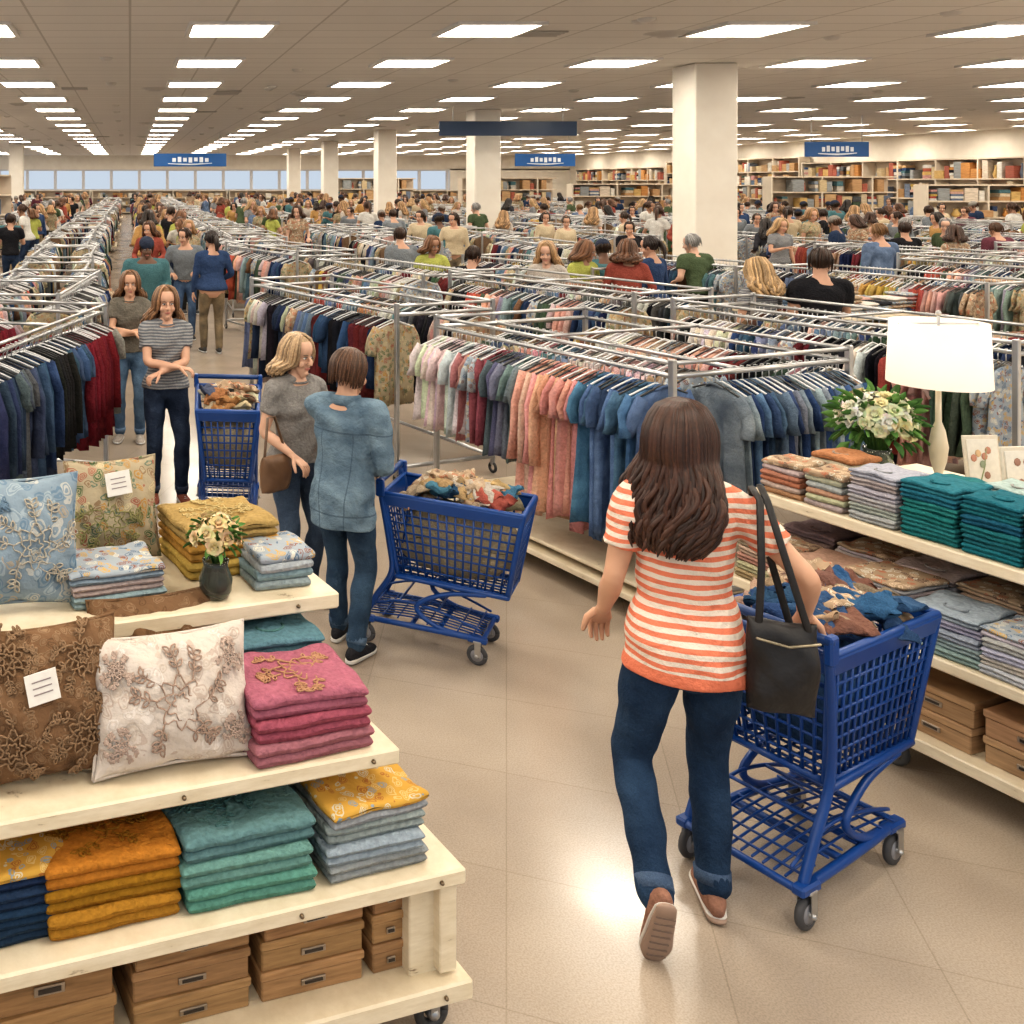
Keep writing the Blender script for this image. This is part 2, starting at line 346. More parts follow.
def person(name, pos, heading, h=1.7, sex='f', top=(.3,)*3, topmat='fabric', sleeve='short', bottom=(.05, .08, .16), botmat='denim',
           skin=(.58, .34, .23), hair=(.08, .04, .02), style='long', hlen=.38, lean=0., hyaw=0., hpitch=0.,
           Rw=None, Lw=None, Rp=(.5, -.8, -.2), Lp=(-.5, -.8, -.2), world=False, Ra=None, La=None, Rff=None, Lff=None, curl=.35,
           shoe=(.08,)*3, sole=(.7,)*3, hem=.90, infl=.014, vox=.011, hi=True, bulk=1., rfn=None, build=True, strands=None, wave=1., cap=None):
    s = h/1.7; th = math.radians(heading)
    fem = sex == 'f'
    if fem: prof = [(.80, .10, .08, 0), (.86, .158, .115, -.012), (.92, .174, .125, -.015), (.99, .158, .108, -.005), (1.07, .132, .094, 0), (1.15, .130, .094, .004), (1.24, .145, .108, .01), (1.32, .155, .102, .004), (1.385, .148, .080, -.004), (1.43, .090, .062, -.006), (1.46, .055, .052, -.004)]
    else: prof = [(.80, .10, .08, 0), (.86, .155, .11, -.01), (.92, .165, .118, -.01), (.99, .160, .112, 0), (1.07, .152, .108, 0), (1.15, .156, .108, .004), (1.24, .172, .118, .008), (1.32, .185, .115, .002), (1.385, .18, .088, -.004), (1.43, .11, .068, -.006), (1.46, .062, .058, -.004)]
    sw = (.160 if fem else .190)*bulk
    cl, sl = math.cos(lean), math.sin(lean)
    def sp(p):
        x, y, z = p; dz = z-.92
        if dz <= 0: return np.array((x, y, z))
        return np.array((x, y*cl+dz*sl, .92+dz*cl-y*sl))
    def tolocal(p):
        d = np.array(p, float)-np.array((pos[0], pos[1], 0)); c, sn = math.cos(-th), math.sin(-th)
        return np.array((d[0]*c-d[1]*sn, d[0]*sn+d[1]*c, d[2]))/s
    def torso(a, inf, z0, z1):
        rows = []
        for z, rx, ry, yo in prof:
            if z0-.001 <= z <= z1+.001:
                q = sp((0, yo*1., z)); rows.append((*q, rx*bulk+inf, ry*bulk+inf))
        stube(a, rows, 3, seg=24, ref=(1, 0, 0), cap='f')
    sh = {k: sp((k*sw, -.008, 1.375)) for k in (1, -1)}
    wr = {1: Rw, -1: Lw}; pol = {1: Rp, -1: Lp}; arm = {}
    for k in (1, -1):
        t = wr[k]
        if t is None: t = (k*(sw+.075), .05, .86)
        elif len(t) == 4: t = np.array(t[:3])
        elif world: t = tolocal(t)
        e, t = ik(sh[k], t, .275, .245, pol[k]); arm[k] = (sh[k], e, t)
    leg = {}; hips = {k: np.array((k*.088, 0, .88)) for k in (1, -1)}
    an = {1: Ra, -1: La}; ff = {1: Rff, -1: Lff}
    for k in (1, -1):
        t = an[k] if an[k] is not None else (k*.10, 0, .085)
        kn, t = ik(hips[k], t, .415, .40, (k*.12, 1, 0)); leg[k] = (hips[k], kn, t)
    def arm_t(a, k, inf, upto=1.):
        S, E, W = arm[k]; neck = sp((0, -.01, 1.40))
        stube(a, [(*neck, .05+inf), (*(S*.55+neck*.45+np.array((0, 0, .006))), .050+inf), (*S, (.048 if fem else .060)+inf)], 3, seg=14)
        full = [(S, .049 if fem else .062), (S*.6+E*.4, .044 if fem else .055), (S*.25+E*.75, .038 if fem else .045), (E, .034 if fem else .041), (E*.65+W*.35, .036 if fem else .042), (E*.2+W*.8, .026 if fem else .03), (W, .022 if fem else .026)]
        if upto == 'short': full = [(S, .050 if fem else .064), (S*.72+E*.28, .050 if fem else .062), (S*.42+E*.58, .048 if fem else .060)]
        stube(a, [(*p, r+inf) for p, r in full], 3, seg=14, cap='f' if upto == 'short' else 'r')
    def leg_t(a, k, inf, z=1.):
        H, K, A = leg[k]
        full = [(H, .088), (H*.7+K*.3+np.array((0, -.005, 0)), .083), (H*.3+K*.7, .066), (K, .056), (K*.7+A*.3+np.array((0, -.016, 0)), .058), (K*.35+A*.65+np.array((0, -.008, 0)), .046), (A, .036)]
        if inf > 0: full[-2] = (full[-2][0], .050); full[-1] = (full[-1][0], .045)
        stube(a, [(*p, r*(1 if fem else .97)+inf) for p, r in full], 3, seg=16, cap='r')
    out = Acc()
    a = Acc(); torso(a, -.004, .80, 1.46)
    for k in (1, -1): arm_t(a, k, 0); leg_t(a, k, -.004)
    npv = sp((0, -.004, 1.455)); hd = sp((0, .0, 1.475))
    tube(a, [npv-np.array((0, 0, .05)), npv, hd+np.array((0, .012, .05))], [.06, .05, .05] if fem else [.068, .058, .056], seg=14)
    V, F = remesh(a, vox, 4); out.add(V, F, 'skin', skin)
    a = Acc(); torso(a, infl, .99, 1.385)
    rr_ = (.174, .128) if fem else (.168, .122)
    q = [(0, -.016, hem, rr_[0]*bulk+infl+.006, rr_[1]*bulk+infl+.014), (0, -.018, .93, rr_[0]*bulk+infl+.004, rr_[1]*bulk+infl+.010), (0, -.008, .985, .158*bulk+infl+.003, .112*bulk+infl+.004), (0, 0, 1.06, (.134 if fem else .153)*bulk+infl+.002, (.095 if fem else .108)*bulk+infl)]
    tube(a, [sp(r[:3]) for r in q], [r[3:] for r in q], seg=24, ref=(1, 0, 0), cap='f')
    if fem:
        for k in (1, -1): ell(a, sp((k*.066, .072, 1.255)), (.066, .055, .062), 'fabric', (0, 0, 0))
    for k in (1, -1):
        if sleeve == 'short': arm_t(a, k, infl, 'short')
        elif sleeve == 'long': arm_t(a, k, infl*.8)
    V, F = remesh(a, vox, 3, .0075 if hi else .003, len(name) % 7); out.add(V, F, topmat, top)
    a = Acc()
    rows = [(0, p[3], p[0], p[1]+.006, p[2]+.006) for p in prof if p[0] < 1.0]
    stube(a, rows, 3, seg=22, ref=(1, 0, 0), cap='f')
    for k in (1, -1):
        leg_t(a, k, .007); ell(a, (k*.075, -.050, .875), (.083, .078, .088), 'denim', (0, 0, 0))
    V, F = remesh(a, vox, 3, .005 if hi else 0, 3.3); out.add(V, F, botmat, bottom)
    if hi:
        for k in (1, -1):
            H, K, A = leg[k]; u = nrm(K-A)
            tube(out, [A+u*.015, A+u*.055], [.056, .057], botmat, tuple(min(1, c*1.6+.03) for c in bottom), 16, cap='f')
    for k in (1, -1):
        A = leg[k][2]
        f, u = ff[k] if ff[k] is not None else ((k*.12, 1, 0), (0, 0, 1))
        f = nrm(f); u = nrm(np.array(u, float)-f*np.dot(u, f)); lat = np.cross(f, u)
        def q(t, z): return A+f*t+u*z
        stube(out, [(*q(-.055, -.038), .027, .030), (*q(-.02, -.034), .036, .040), (*q(.05, -.045), .040, .030), (*q(.12, -.052), .044, .022), (*q(.165, -.055), .033, .016)], 3, mat='fabric', col=shoe, seg=14, ref=lat)
        stube(out, [(*q(-.060, -.072), .030, .012), (*q(-.0, -.072), .036, .012), (*q(.06, -.072), .040, .011), (*q(.13, -.072), .046, .011), (*q(.178, -.070), .030, .010)], 3, mat='rubber', col=sole, seg=12, ref=lat)
        if hi:
            for t in (.03, .055, .08, .105): tube(out, [q(t, -.022-t*.12)-lat*.022, q(t+.006, -.012-t*.14), q(t, -.022-t*.12)+lat*.022], .0035, 'paper', (.75, .72, .68), 5)
            stube(out, [(*q(-.055, -.062), .031, .006), (*q(.0, -.060), .038, .006), (*q(.06, -.061), .043, .006), (*q(.13, -.063), .048, .006), (*q(.172, -.064), .034, .006)], 3, mat='rubber', col=(.72, .68, .62), seg=12, ref=lat)
            for t in (-.03, .0, .03, .06, .09, .12, .15): tube(out, [q(t, -.083)-lat*.026, q(t, -.084)+lat*.026], .003, 'rubber', tuple(c*.6 for c in sole), 5)
    for k in (1, -1):
        S, E, W = arm[k]; dr = nrm(W-E)
        pn = rfn if (rfn is not None and k == 1) else (-k*1., 0.05, -.25) if abs(dr[2]) > .75 else (0, 0, -1)
        hand(out, W, dr*1.0, pn, -1 if k == 1 else 1, curl, skin)
    cy, sy = math.cos(hyaw), math.sin(hyaw); cp, s_p = math.cos(hpitch), math.sin(hpitch)
    Rm = np.array([[cy, -sy, 0], [sy, cy, 0], [0, 0, 1]]) @ np.array([[1, 0, 0], [0, cp, -s_p], [0, s_p, cp]])
    o0 = hd
    def hp(p): return o0 + Rm @ np.array(p, float)
    a = Acc()
    hpf = [(.0, .026, .088, .03), (.018, .040, .094, .005), (.05, .054, .093, -.03), (.085, .064, .090, -.07), (.115, .069, .085, -.088), (.15, .072, .089, -.098), (.18, .067, .078, -.094), (.205, .052, .05, -.075), (.222, .028, .015, -.04)]
    P = [(hp((0, (f+b_)/2, z)), w, (f-b_)/2) for z, w, f, b_ in hpf]
    rows = np.array([(*p, w, d) for p, w, d in P]); B = cr(rows, 3)
    tube(a, B[:, :3], [(r[3], r[4]) for r in B], seg=24, ref=Rm @ np.array((1, 0, 0)))
    tube(a, [hp((0, .088, .122)), hp((0, .102, .10)), hp((0, .110, .083))], [.008, .010, .013], seg=8)
    for k in (1, -1):
        ell(a, hp((k*.012, .098, .080)), (.009, .009, .007), 'skin', (0,)*3, seg=8, rings=6)
        ell(a, hp((k*.073, -.005, .10)), (.008, .019, .031), 'skin', (0,)*3, Rm, 10, 8)
        ell(a, hp((k*.040, .066, .075)), (.022, .022, .026), 'skin', (0,)*3, Rm, 10, 8)
    ell(a, hp((0, .085, .012)), (.017, .012, .013), 'skin', (0,)*3, seg=8, rings=6)
    V, F = remesh(a, .005 if hi else .010, 2); out.add(V, F, 'skin', skin)
    dk = tuple(c*.5 for c in hair)
    for k in (1, -1):
        ell(out, hp((k*.030, .079, .116)), (.0135, .0095, .0070), 'paint', (.7, .68, .66), Rm, 10, 8)
        ell(out, hp((k*.030, .0855, .116)), (.0066, .004, .0066), 'paint', (.05, .03, .02), Rm, 8, 6)
        tube(out, [hp((k*.014, .089, .134)), hp((k*.03, .089, .140)), hp((k*.047, .078, .135))], [.0025, .0035, .002], 'hair', dk, 6)
        tube(out, [hp((k*.016, .087, .1235)), hp((k*.03, .089, .1265)), hp((k*.045, .079, .1225))], .0018, 'hair', (.02, .01, .01), 5)
    tube(out, [hp((-.024, .086, .048)), hp((0, .0965, .050)), hp((.024, .086, .048))], [.002, .0048, .002], 'skin', (.46, .17, .14), 8)
    tube(out, [hp((-.020, .086, .043)), hp((0, .0955, .0425)), hp((.020, .086, .043))], [.002, .005, .002], 'skin', (.50, .20, .16), 8)
    ell(out, hp((0, -.024, .142)), (.084, .103, .100), 'hair', hair, Rm, 22, 14)
    if cap:
        ell(out, hp((0, -.018, .165)), (.094, .112, .090), 'fabric', cap, Rm, 22, 12)
    r2 = random.Random(len(name)*3+int(abs(pos[0])*100))
    if style in ('long', 'bob'):
        L = hlen if style == 'long' else .06
        ns = strands or (260 if hi else 60); wid = .0085 if hi else .018
        for i in range(ns):
            ph = math.radians(90+44+r2.uniform(0, 272)); c, sn = math.cos(ph), math.sin(ph)
            j = r2.uniform(.94, 1.12); LL = L*r2.uniform(.72, 1.06); wv = round(r2.uniform(0, 4))*1.5+r2.uniform(-.3, .3); am = r2.uniform(.008, .018)*wave
            pts = [(c*.012+r2.uniform(-.01, .01), -.015+sn*.02, .246), (c*.062*j, -.02+sn*.07*j, .220), (c*.092*j, -.022+sn*.108*j, .145), (c*.096*j, -.026+sn*.108*j, .07)]
            nz = 11 if style == 'long' else 3
            for q_ in range(1, nz+1):
                t = q_/nz; z = .07-(LL+.07)*t
                spread = 1+.55*math.sin(min(t*1.3, 1)*pi*.6)
                yb = (-.03+sn*.095*j)*(1-t)+(-.085+sn*.06*j-.025*j)*t
                wx = am*math.sin(t*10+wv)*min(1, t*2)*1.3
                pull = 1-.30*max(0, t-.7)/.3
                pts.append((c*.092*j*spread*pull+wx, yb+am*math.cos(t*9+wv)*t, z))
            PP = np.array([hp(p_) for p_ in pts])
            n_ = len(PP); rr = [wid*.6]+[wid*1.1]*(n_-2)+[wid*.2]
            B = cr(np.hstack([PP, np.array(rr)[:, None]]), 2 if hi else 1)
            f_ = r2.uniform(.5, 1.7)
            tube(out, B[:, :3], B[:, 3], 'hair', tuple(min(1, c_*f_) for c_ in hair), 5 if hi else 4, cap='f')
    if style in ('short', 'pony', 'bob'):
        ns = 240 if hi else 40
        for i in range(ns):
            ph = math.radians(90+50+r2.uniform(0, 260)); c, sn = math.cos(ph), math.sin(ph); j = r2.uniform(.96, 1.07); zz = r2.uniform(.02, .10)
            pts = [(c*.02, -.02+sn*.02, .246), (c*.062*j, -.02+sn*.072*j, .220), (c*.089*j, -.024+sn*.107*j, .15), (c*.082*j, -.022+sn*.100*j, zz)]
            PP = np.array([hp(p_) for p_ in pts]); f_ = r2.uniform(.5, 1.6)
            B = cr(np.hstack([PP, np.array([.005, .007, .007, .002])[:, None]]), 3 if hi else 1)
            tube(out, B[:, :3], B[:, 3], 'hair', tuple(min(1, c_*f_) for c_ in hair), 5 if hi else 4, cap='f')
        if style == 'pony':
            for i in range(60 if hi else 12):
                x = r2.uniform(-.02, .02)
                PP = np.array([hp(p_) for p_ in [(x*.3, -.115, .15), (x, -.15, .13), (x*1.5, -.15+r2.uniform(-.02, .01), .05), (x*1.2, -.13, -.03-hlen*.3)]])
                B = cr(np.hstack([PP, np.array([.01, .012, .012, .003])[:, None]]), 3)
                tube(out, B[:, :3], B[:, 3], 'hair', tuple(min(1, c_*r2.uniform(.6, 1.4)) for c_ in hair), 5, cap='f')
    if topmat == 'denim_jacket':
        c0 = sp((0, -.005, 1.425)); aa = np.linspace(0, 2*pi, 17)
        tube(out, [c0+np.array((math.cos(t)*.082, math.sin(t)*.078, .012 if math.sin(t) < 0 else -.02)) for t in aa], [(.030, .012)]*17, topmat, top, 10, ref=(0, 0, 1), cap='f')
        for k in (1, -1):
            W = arm[k][2]; d = nrm(arm[k][2]-arm[k][1])
            tube(out, [W-d*.05, W+d*.005], [.044, .045], topmat, tuple(c*.8 for c in top), 14, cap='f')
    elif hi:
        c0 = sp((0, -.004, 1.425)); aa = np.linspace(0, 2*pi, 21)
        tube(out, [c0+np.array((math.cos(t)*.088, math.sin(t)*.075, .004-.018*max(0, math.sin(t)))) for t in aa], .007, topmat, top, 8, cap='f')
    me = out.mesh(name, s)
    if not build: return me
    return place(me, name, (pos[0], pos[1], 0), th)

CART1 = (2.34, 3.52, math.radians(27.8)); CART2 = (1.56, 5.24, math.radians(-31)); S1 = .95; S2 = .88
def cartpt(C, x, y, z, s=1.):
    c, sn = math.cos(C[2]), math.sin(C[2]); return (C[0]+s*(c*x-sn*y), C[1]+s*(sn*x+c*y), z*s)
person('woman_in_striped_tshirt', (1.82, 3.28), -12, 1.665, 'f', (.8, .2, .1), 'stripe_coral', 'short', (.020, .042, .085), 'denim',
       (.62, .36, .24), (.048, .020, .012), 'long', .235, lean=.03, hyaw=-.80, hpitch=-.02, world=True,
       Rw=(2.205, 3.27, .985), Lw=(-.215, .17, .93, 1), Rp=(.6, -.6, -.5), Lp=(-.3, -1, -.1),
       Ra=(.095, .03, .088), La=(-.155, -.24, .20), Lff=((-.05, .38, -.92), (0, .92, .38)), curl=.5, shoe=(.32, .17, .12), sole=(.36, .25, .19),
       vox=.009, infl=.014, hem=.825, bulk=1.0, strands=620, wave=.75)
hl = cartpt(CART2, -.225, .10, .985, S2); hr = cartpt(CART2, -.225, -.12, .985, S2)
person('person_in_denim_jacket', (1.09, 5.10), -38, 1.53, 'm', (.14, .205, .27), 'denim_jacket', 'long', (.035, .065, .11), 'denim',
       (.58, .34, .23), (.10, .05, .028), 'short', .2, lean=.08, hyaw=-.35, hpitch=-.25, world=True,
       Rw=(hr[0]-.06, hr[1]-.06, .91), Lw=(hl[0]-.06, hl[1]-.06, .91), Rp=(.6, -.6, -.6), Lp=(-.5, -.6, -.6),
       Ra=(.10, -.06, .09), La=(-.10, .14, .085), curl=.6, shoe=(.03, .03, .035), sole=(.5, .48, .45), vox=.010, infl=.020, hem=.735, bulk=.97)
person('blonde_woman_shopper', (.95, 5.72), 205, 1.52, 'f', (.25, .24, .23), 'fabric', 'short', (.05, .075, .12), 'denim',
       (.62, .38, .27), (.42, .29, .17), 'bob', .1, hyaw=.25, hpitch=-.2, Rw=(.16, .20, 1.0), Lw=(-.12, .22, 1.04), curl=.5, shoe=(.25, .15, .1), vox=.011)
person('woman_in_grey_tshirt', (.27, 7.55), 188, 1.60, 'f', (.3,)*3, 'stripe_grey', 'short', (.025, .038, .07), 'denim',
       (.62, .37, .26), (.24, .13, .065), 'long', .16, hyaw=.0, hpitch=-.12, Rw=(-.06, .21, 1.10), Lw=(.08, .20, 1.06), Rp=(.9, -.1, -.4), Lp=(-.9, -.1, -.4),
       La=(-.12, .05, .085), curl=.6, shoe=(.35, .12, .08), vox=.011)
person('woman_with_folded_arms', (.0, 9.3), 175, 1.56, 'f', (.17, .155, .13), 'fabric', 'short', (.09, .15, .24), 'denim',
       (.58, .34, .23), (.17, .085, .04), 'long', .12, hyaw=.1, hpitch=-.1, Rw=(-.06, .21, 1.12), Lw=(.08, .20, 1.09), Rp=(.9, -.1, -.4), Lp=(-.9, -.1, -.4),
       curl=.6, shoe=(.5, .45, .4), vox=.013)
CV = []
tops = [(.02, .02, .024), (.30, .08, .06), (.50, .45, .40), (.04, .07, .15), (.42, .44, .12), (.2, .22, .24), (.45, .24, .2), (.08, .18, .2), (.6, .58, .54), (.12, .17, .27), (.28, .2, .15), (.05, .05, .06), (.35, .35, .36), (.15, .05, .07), (.08, .11, .06), (.6, .5, .35), (.03, .05, .1), (.5, .3, .12)]
hairs = [(.04, .02, .012), (.11, .05, .025), (.36, .22, .11), (.03, .02, .018), (.16, .075, .035), (.05, .025, .015), (.30, .17, .08), (.04, .02, .01), (.08, .04, .025), (.2, .11, .05), (.06, .03, .02), (.025, .018, .015), (.40, .26, .13), (.09, .045, .025), (.28, .27, .26), (.05, .03, .02), (.10, .05, .03), (.03, .02, .015)]
sty = ['short', 'long', 'long', 'pony', 'bob', 'short', 'bob', 'short', 'pony', 'short', 'bob', 'long', 'long', 'short', 'short', 'pony', 'short', 'bob']
NV = len(tops)
for i in range(NV):
    mf = 'm' if sty[i] == 'short' else 'f'
    CV.append(person('shopper_mesh%d' % i, (i*.13, 0), 0, 1.7, mf, tops[i], {9: 'denim', 10: 'print_beige', 12: 'stripe_grey', 6: 'print_floral', 15: 'knit'}.get(i, 'fabric'), ['short', 'long'][i % 2], [(.03, .05, .1), (.06, .1, .18), (.03, .03, .03), (.2, .16, .11)][i % 4], 'denim',
       [(.36, .20, .13), (.56, .33, .23), (.60, .37, .27), (.16, .085, .055)][i % 4 if i % 3 else 1], hairs[i], sty[i], [.16, .08, .24][i % 3], lean=[0, .12, .22][i % 3], hyaw=(i % 5-2)*.3, hpitch=-.3, Rw=(.2, .22, 1.02) if i % 2 else (None if i % 4 else (.12, .28, 1.2)), Lw=(-.16, .25, 1.05) if i % 3 else None,
       La=(-.10, .1, .085), vox=.018, hi=False, build=False, bulk=[1, 1.1, .95, 1.15][i % 4], cap={7: (.04, .05, .08), 16: (.3, .28, .25)}.get(i)))
def shopper(i, x, y, head, s=1.): return place(CV[i % NV], 'shopper', (x, y, 0), math.radians(head), s)

# ------------------------------------------------------------------ room
def flat(name, pts, mat):
    a = Acc(); a.add(np.array(pts, float), [[0, 1, 2, 3]], mat, (.5,)*3, False); return a.obj(name)
CH = 4.4; XR = 33.; YB = 75.; XL = -14.
flat('floor', [(XL, -4, 0), (XR, -4, 0), (XR, YB, 0), (XL, YB, 0)], 'floor_tile')
flat('ceiling', [(XL, -4, CH), (XL, YB, CH), (XR, YB, CH), (XR, -4, CH)], 'ceiling_tile')
a = Acc(); box(a, (XR+.1, (YB-4)/2, CH/2), (.2, YB+4, CH), 'wall_paint', (1,)*3); a.obj('wall_right')
a = Acc()
box(a, ((XL+XR)/2, YB+.1, .9), (XR-XL, .2, 1.8), 'wall_paint', (1,)*3)
box(a, ((XL+XR)/2, YB+.1, 3.85), (XR-XL, .2, 1.1), 'wall_paint', (1,)*3)
box(a, ((24+XR)/2, YB+.1, 2.6), (XR-24, .2, 1.6), 'wall_paint', (1,)*3)
a.obj('wall_back')
a = Acc()
for x in np.arange(XL, 24.1, 2.1): box(a, (x, YB+.05, 2.55), (.22, .12, 1.55), 'paint', (.6, .6, .62))
for z in (1.82, 3.28): box(a, ((XL+24)/2, YB+.05, z), (24-XL, .14, .1), 'paint', (.6, .6, .62))
a.obj('window_1')
CW = .72; CX = 9.82; CYS = (17.1, 27.8, 38.5, 49.2, 60)
a = Acc(); box(a, (0, 0, CH/2), (CW, CW, CH-.01), 'wall_paint', (1,)*3, bev=.02); box(a, (0, 0, .12), (CW+.06, CW+.06, .22), 'paint', (.5, .45, .38)); me_col = a.mesh('support_column')
COLS = [(CX, y) for y in CYS]+[(-5.9, 52), (-6.5, 36), (21.5, 38.5), (21.5, 60)]
for x, y in COLS: place(me_col, 'support_column', (x, y, 0))
a = Acc()
for i in range(-4, 17):
    for j in range(-4, 10):
        x = 1.3+3.35*j; y = 13+3.6*i
        if min(max(abs(x-q[0]), abs(y-q[1])) for q in COLS) < 1.: continue
        w = .50
        a.add(np.array([(x-w, y-w, CH-.02), (x-w, y+w, CH-.02), (x+w, y+w, CH-.02), (x+w, y-w, CH-.02)]), [[0, 1, 2, 3]], 'light_panel', (1,)*3, False)
        for dx, dy, sx, sy in ((0, w+.03, 2*w+.12, .06), (0, -w-.03, 2*w+.12, .06), (w+.03, 0, .06, 2*w), (-w-.03, 0, .06, 2*w)):
            pbox(a, (x+dx, y+dy, CH-.02), (sx, sy, .045), 'paint', (.75, .72, .68))
a.obj('ceiling_light_panels')
a = Acc()
for i in range(80):
    x = rnd.uniform(-8, 30); y = rnd.uniform(9, 55); x = 1.3+3.35*round((x-1.3)/3.35)+1.67
    lathe(a, [(.0, -.05), (.06, -.05), (.1, -.02), (.11, 0)], (x, y, CH), 'paint', (.6, .57, .52), 12)
    if i % 3 == 0:
        lathe(a, [(.0, -.06), (.12, -.06), (.14, -.04), (.2, -.035), (.22, -.015), (.3, 0)], (x+.9, y+1.2, CH), 'paint', (.5, .47, .43), 20)
        for k in range(4): box(a, (x-.8, y+1+k*.12, CH-.015), (.55, .05, .02), 'paint', (.45, .42, .38))
a.obj('ceiling_sprinklers')
def sign(x, y, z, w, h, col=(.01, .10, .32)):
    a = Acc(); box(a, (0, 0, 0), (w, .06, h), 'paint', col)
    for k in (-1, 1): tube(a, [(k*w*.4, 0, h/2), (k*w*.4, 0, CH-z)], .012, 'chrome', (.5,)*3, 6)
    if col[1] > .05:
        for i in range(7): box(a, (-w*.22+i*w*.075, -.035, h*.02*((i*5) % 3)), (w*.05, .01, h*(.3+.1*(i % 2))), 'paint', (.8, .85, .9))
        stube(a, [(-w*.3, -.035, -h*.28, .015), (0, -.035, -h*.34, .03), (w*.3, -.035, -h*.25, .015)], 4, mat='paint', col=(.8, .85, .9), seg=6)
    a.obj('hanging_sign', (x, y, z))
sign(2.4, 40, 3.28, 2.9, .52); sign(16.6, 40, 3.28, 2.4, .5); sign(21.2, 30, 3.38, 1.9, .45)
sign(9.9, 26.2, 3.8, 3.6, .38, (.02, .045, .10))
def wallshelf(L, seed, h=3.4, levels=5, dense=.92):
    r = random.Random(seed); a = Acc()
    for k in range(levels+1): pbox(a, (0, 0, .15+k*(h-.15)/levels), (L, .55, .05), 'paint', (.66, .56, .44))
    for x in np.arange(-L/2, L/2+.01, 2.): pbox(a, (x, 0, h/2), (.06, .56, h), 'paint', (.66, .58, .47))
    pbox(a, (0, .27, h/2), (L, .03, h), 'paint', (.55, .46, .36))
    CC = [(.5, .31, .16), (.52, .34, .18), (.6, .5, .36), (.4, .24, .11), (.68, .6, .5), (.55, .26, .08), (.16, .2, .28), (.62, .42, .16), (.3, .32, .33), (.7, .68, .62), (.4, .12, .08), (.6, .48, .3)]
    for k in range(levels):
        z0 = .175+k*(h-.15)/levels; H = (h-.15)/levels-.08; x = -L/2+.1
        while x < L/2-.4:
            w = r.uniform(.14, .5)
            if r.random() < dense:
                kind = r.random()
                if kind < .55:
                    hh = H*r.uniform(.45, .97); pbox(a, (x+w/2, -.03-r.uniform(0, .06), z0+hh/2), (w*.92, .42, hh), 'carton', r.choice(CC))
                elif kind < .85:
                    z = z0; q = r.randint(2, 5)
                    for _ in range(q):
                        hh = H*.8/q; pbox(a, (x+w/2+r.uniform(-.02, .02), -.05, z+hh/2), (w*r.uniform(.75, .95), .4, hh*.9), 'fabric', r.choice(CC+PAL)); z += hh
                else:
                    hh = H*r.uniform(.5, .8); lathe(a, [(0, 0), (w*.2, 0), (w*.32, hh*.35), (w*.15, hh*.8), (w*.2, hh)], (x+w/2, -.08, z0), 'paint', r.choice(CC), 10)
            x += w
    return a.mesh('shelving_unit')
PAL = [(.018, .018, .022), (.022, .035, .08), (.045, .08, .16), (.15, .03, .035), (.48, .45, .40), (.10, .105, .11), (.13, .19, .27), (.02, .02, .025),
       (.36, .19, .13), (.20, .11, .07), (.09, .17, .19), (.62, .58, .53), (.52, .29, .27), (.20, .26, .33), (.33, .25, .17), (.07, .10, .07), (.46, .32, .10), (.28, .32, .36), (.60, .38, .32), (.05, .07, .13), (.36, .09, .07), (.6, .52, .42), (.62, .60, .57)]
ms = wallshelf(12, 3, h=3.6); msb = wallshelf(12, 13, h=3.3, levels=4)
for k, y in enumerate((30, 42.2, 54.4, 66.6)): place((ms, msb)[k % 2], 'shelving_unit', (XR-.35, y, 0), -pi/2)
ms2 = wallshelf(10, 5, h=1.75, levels=3)
for x in (-8, 2.2, 12.4, 22.6): place(ms2, 'shelving_unit', (x, YB-.4, 0))
ms3 = wallshelf(5, 9, h=2.6, levels=4, dense=.85); ms4 = wallshelf(5, 19, h=2.3, levels=4, dense=.9)
SHV = [(-6.2, 31, .1), (-4.9, 24, pi/2), (28, 40, 0), (22.3, 45, 0), (14, 58, 0), (27.5, 52, 0), (20, 53, 0), (28.6, 33, 0)]
for k, (x, y, r) in enumerate(SHV): place((ms3, ms4)[k % 2], 'shelving_unit', (x, y, 0), r)
def nearsh(x, y):
    return any((abs(x-q[0]) < (3.4 if q[2] != pi/2 else 1.3) and abs(y-q[1]) < (1.9 if q[2] != pi/2 else 4.2)) for q in SHV)

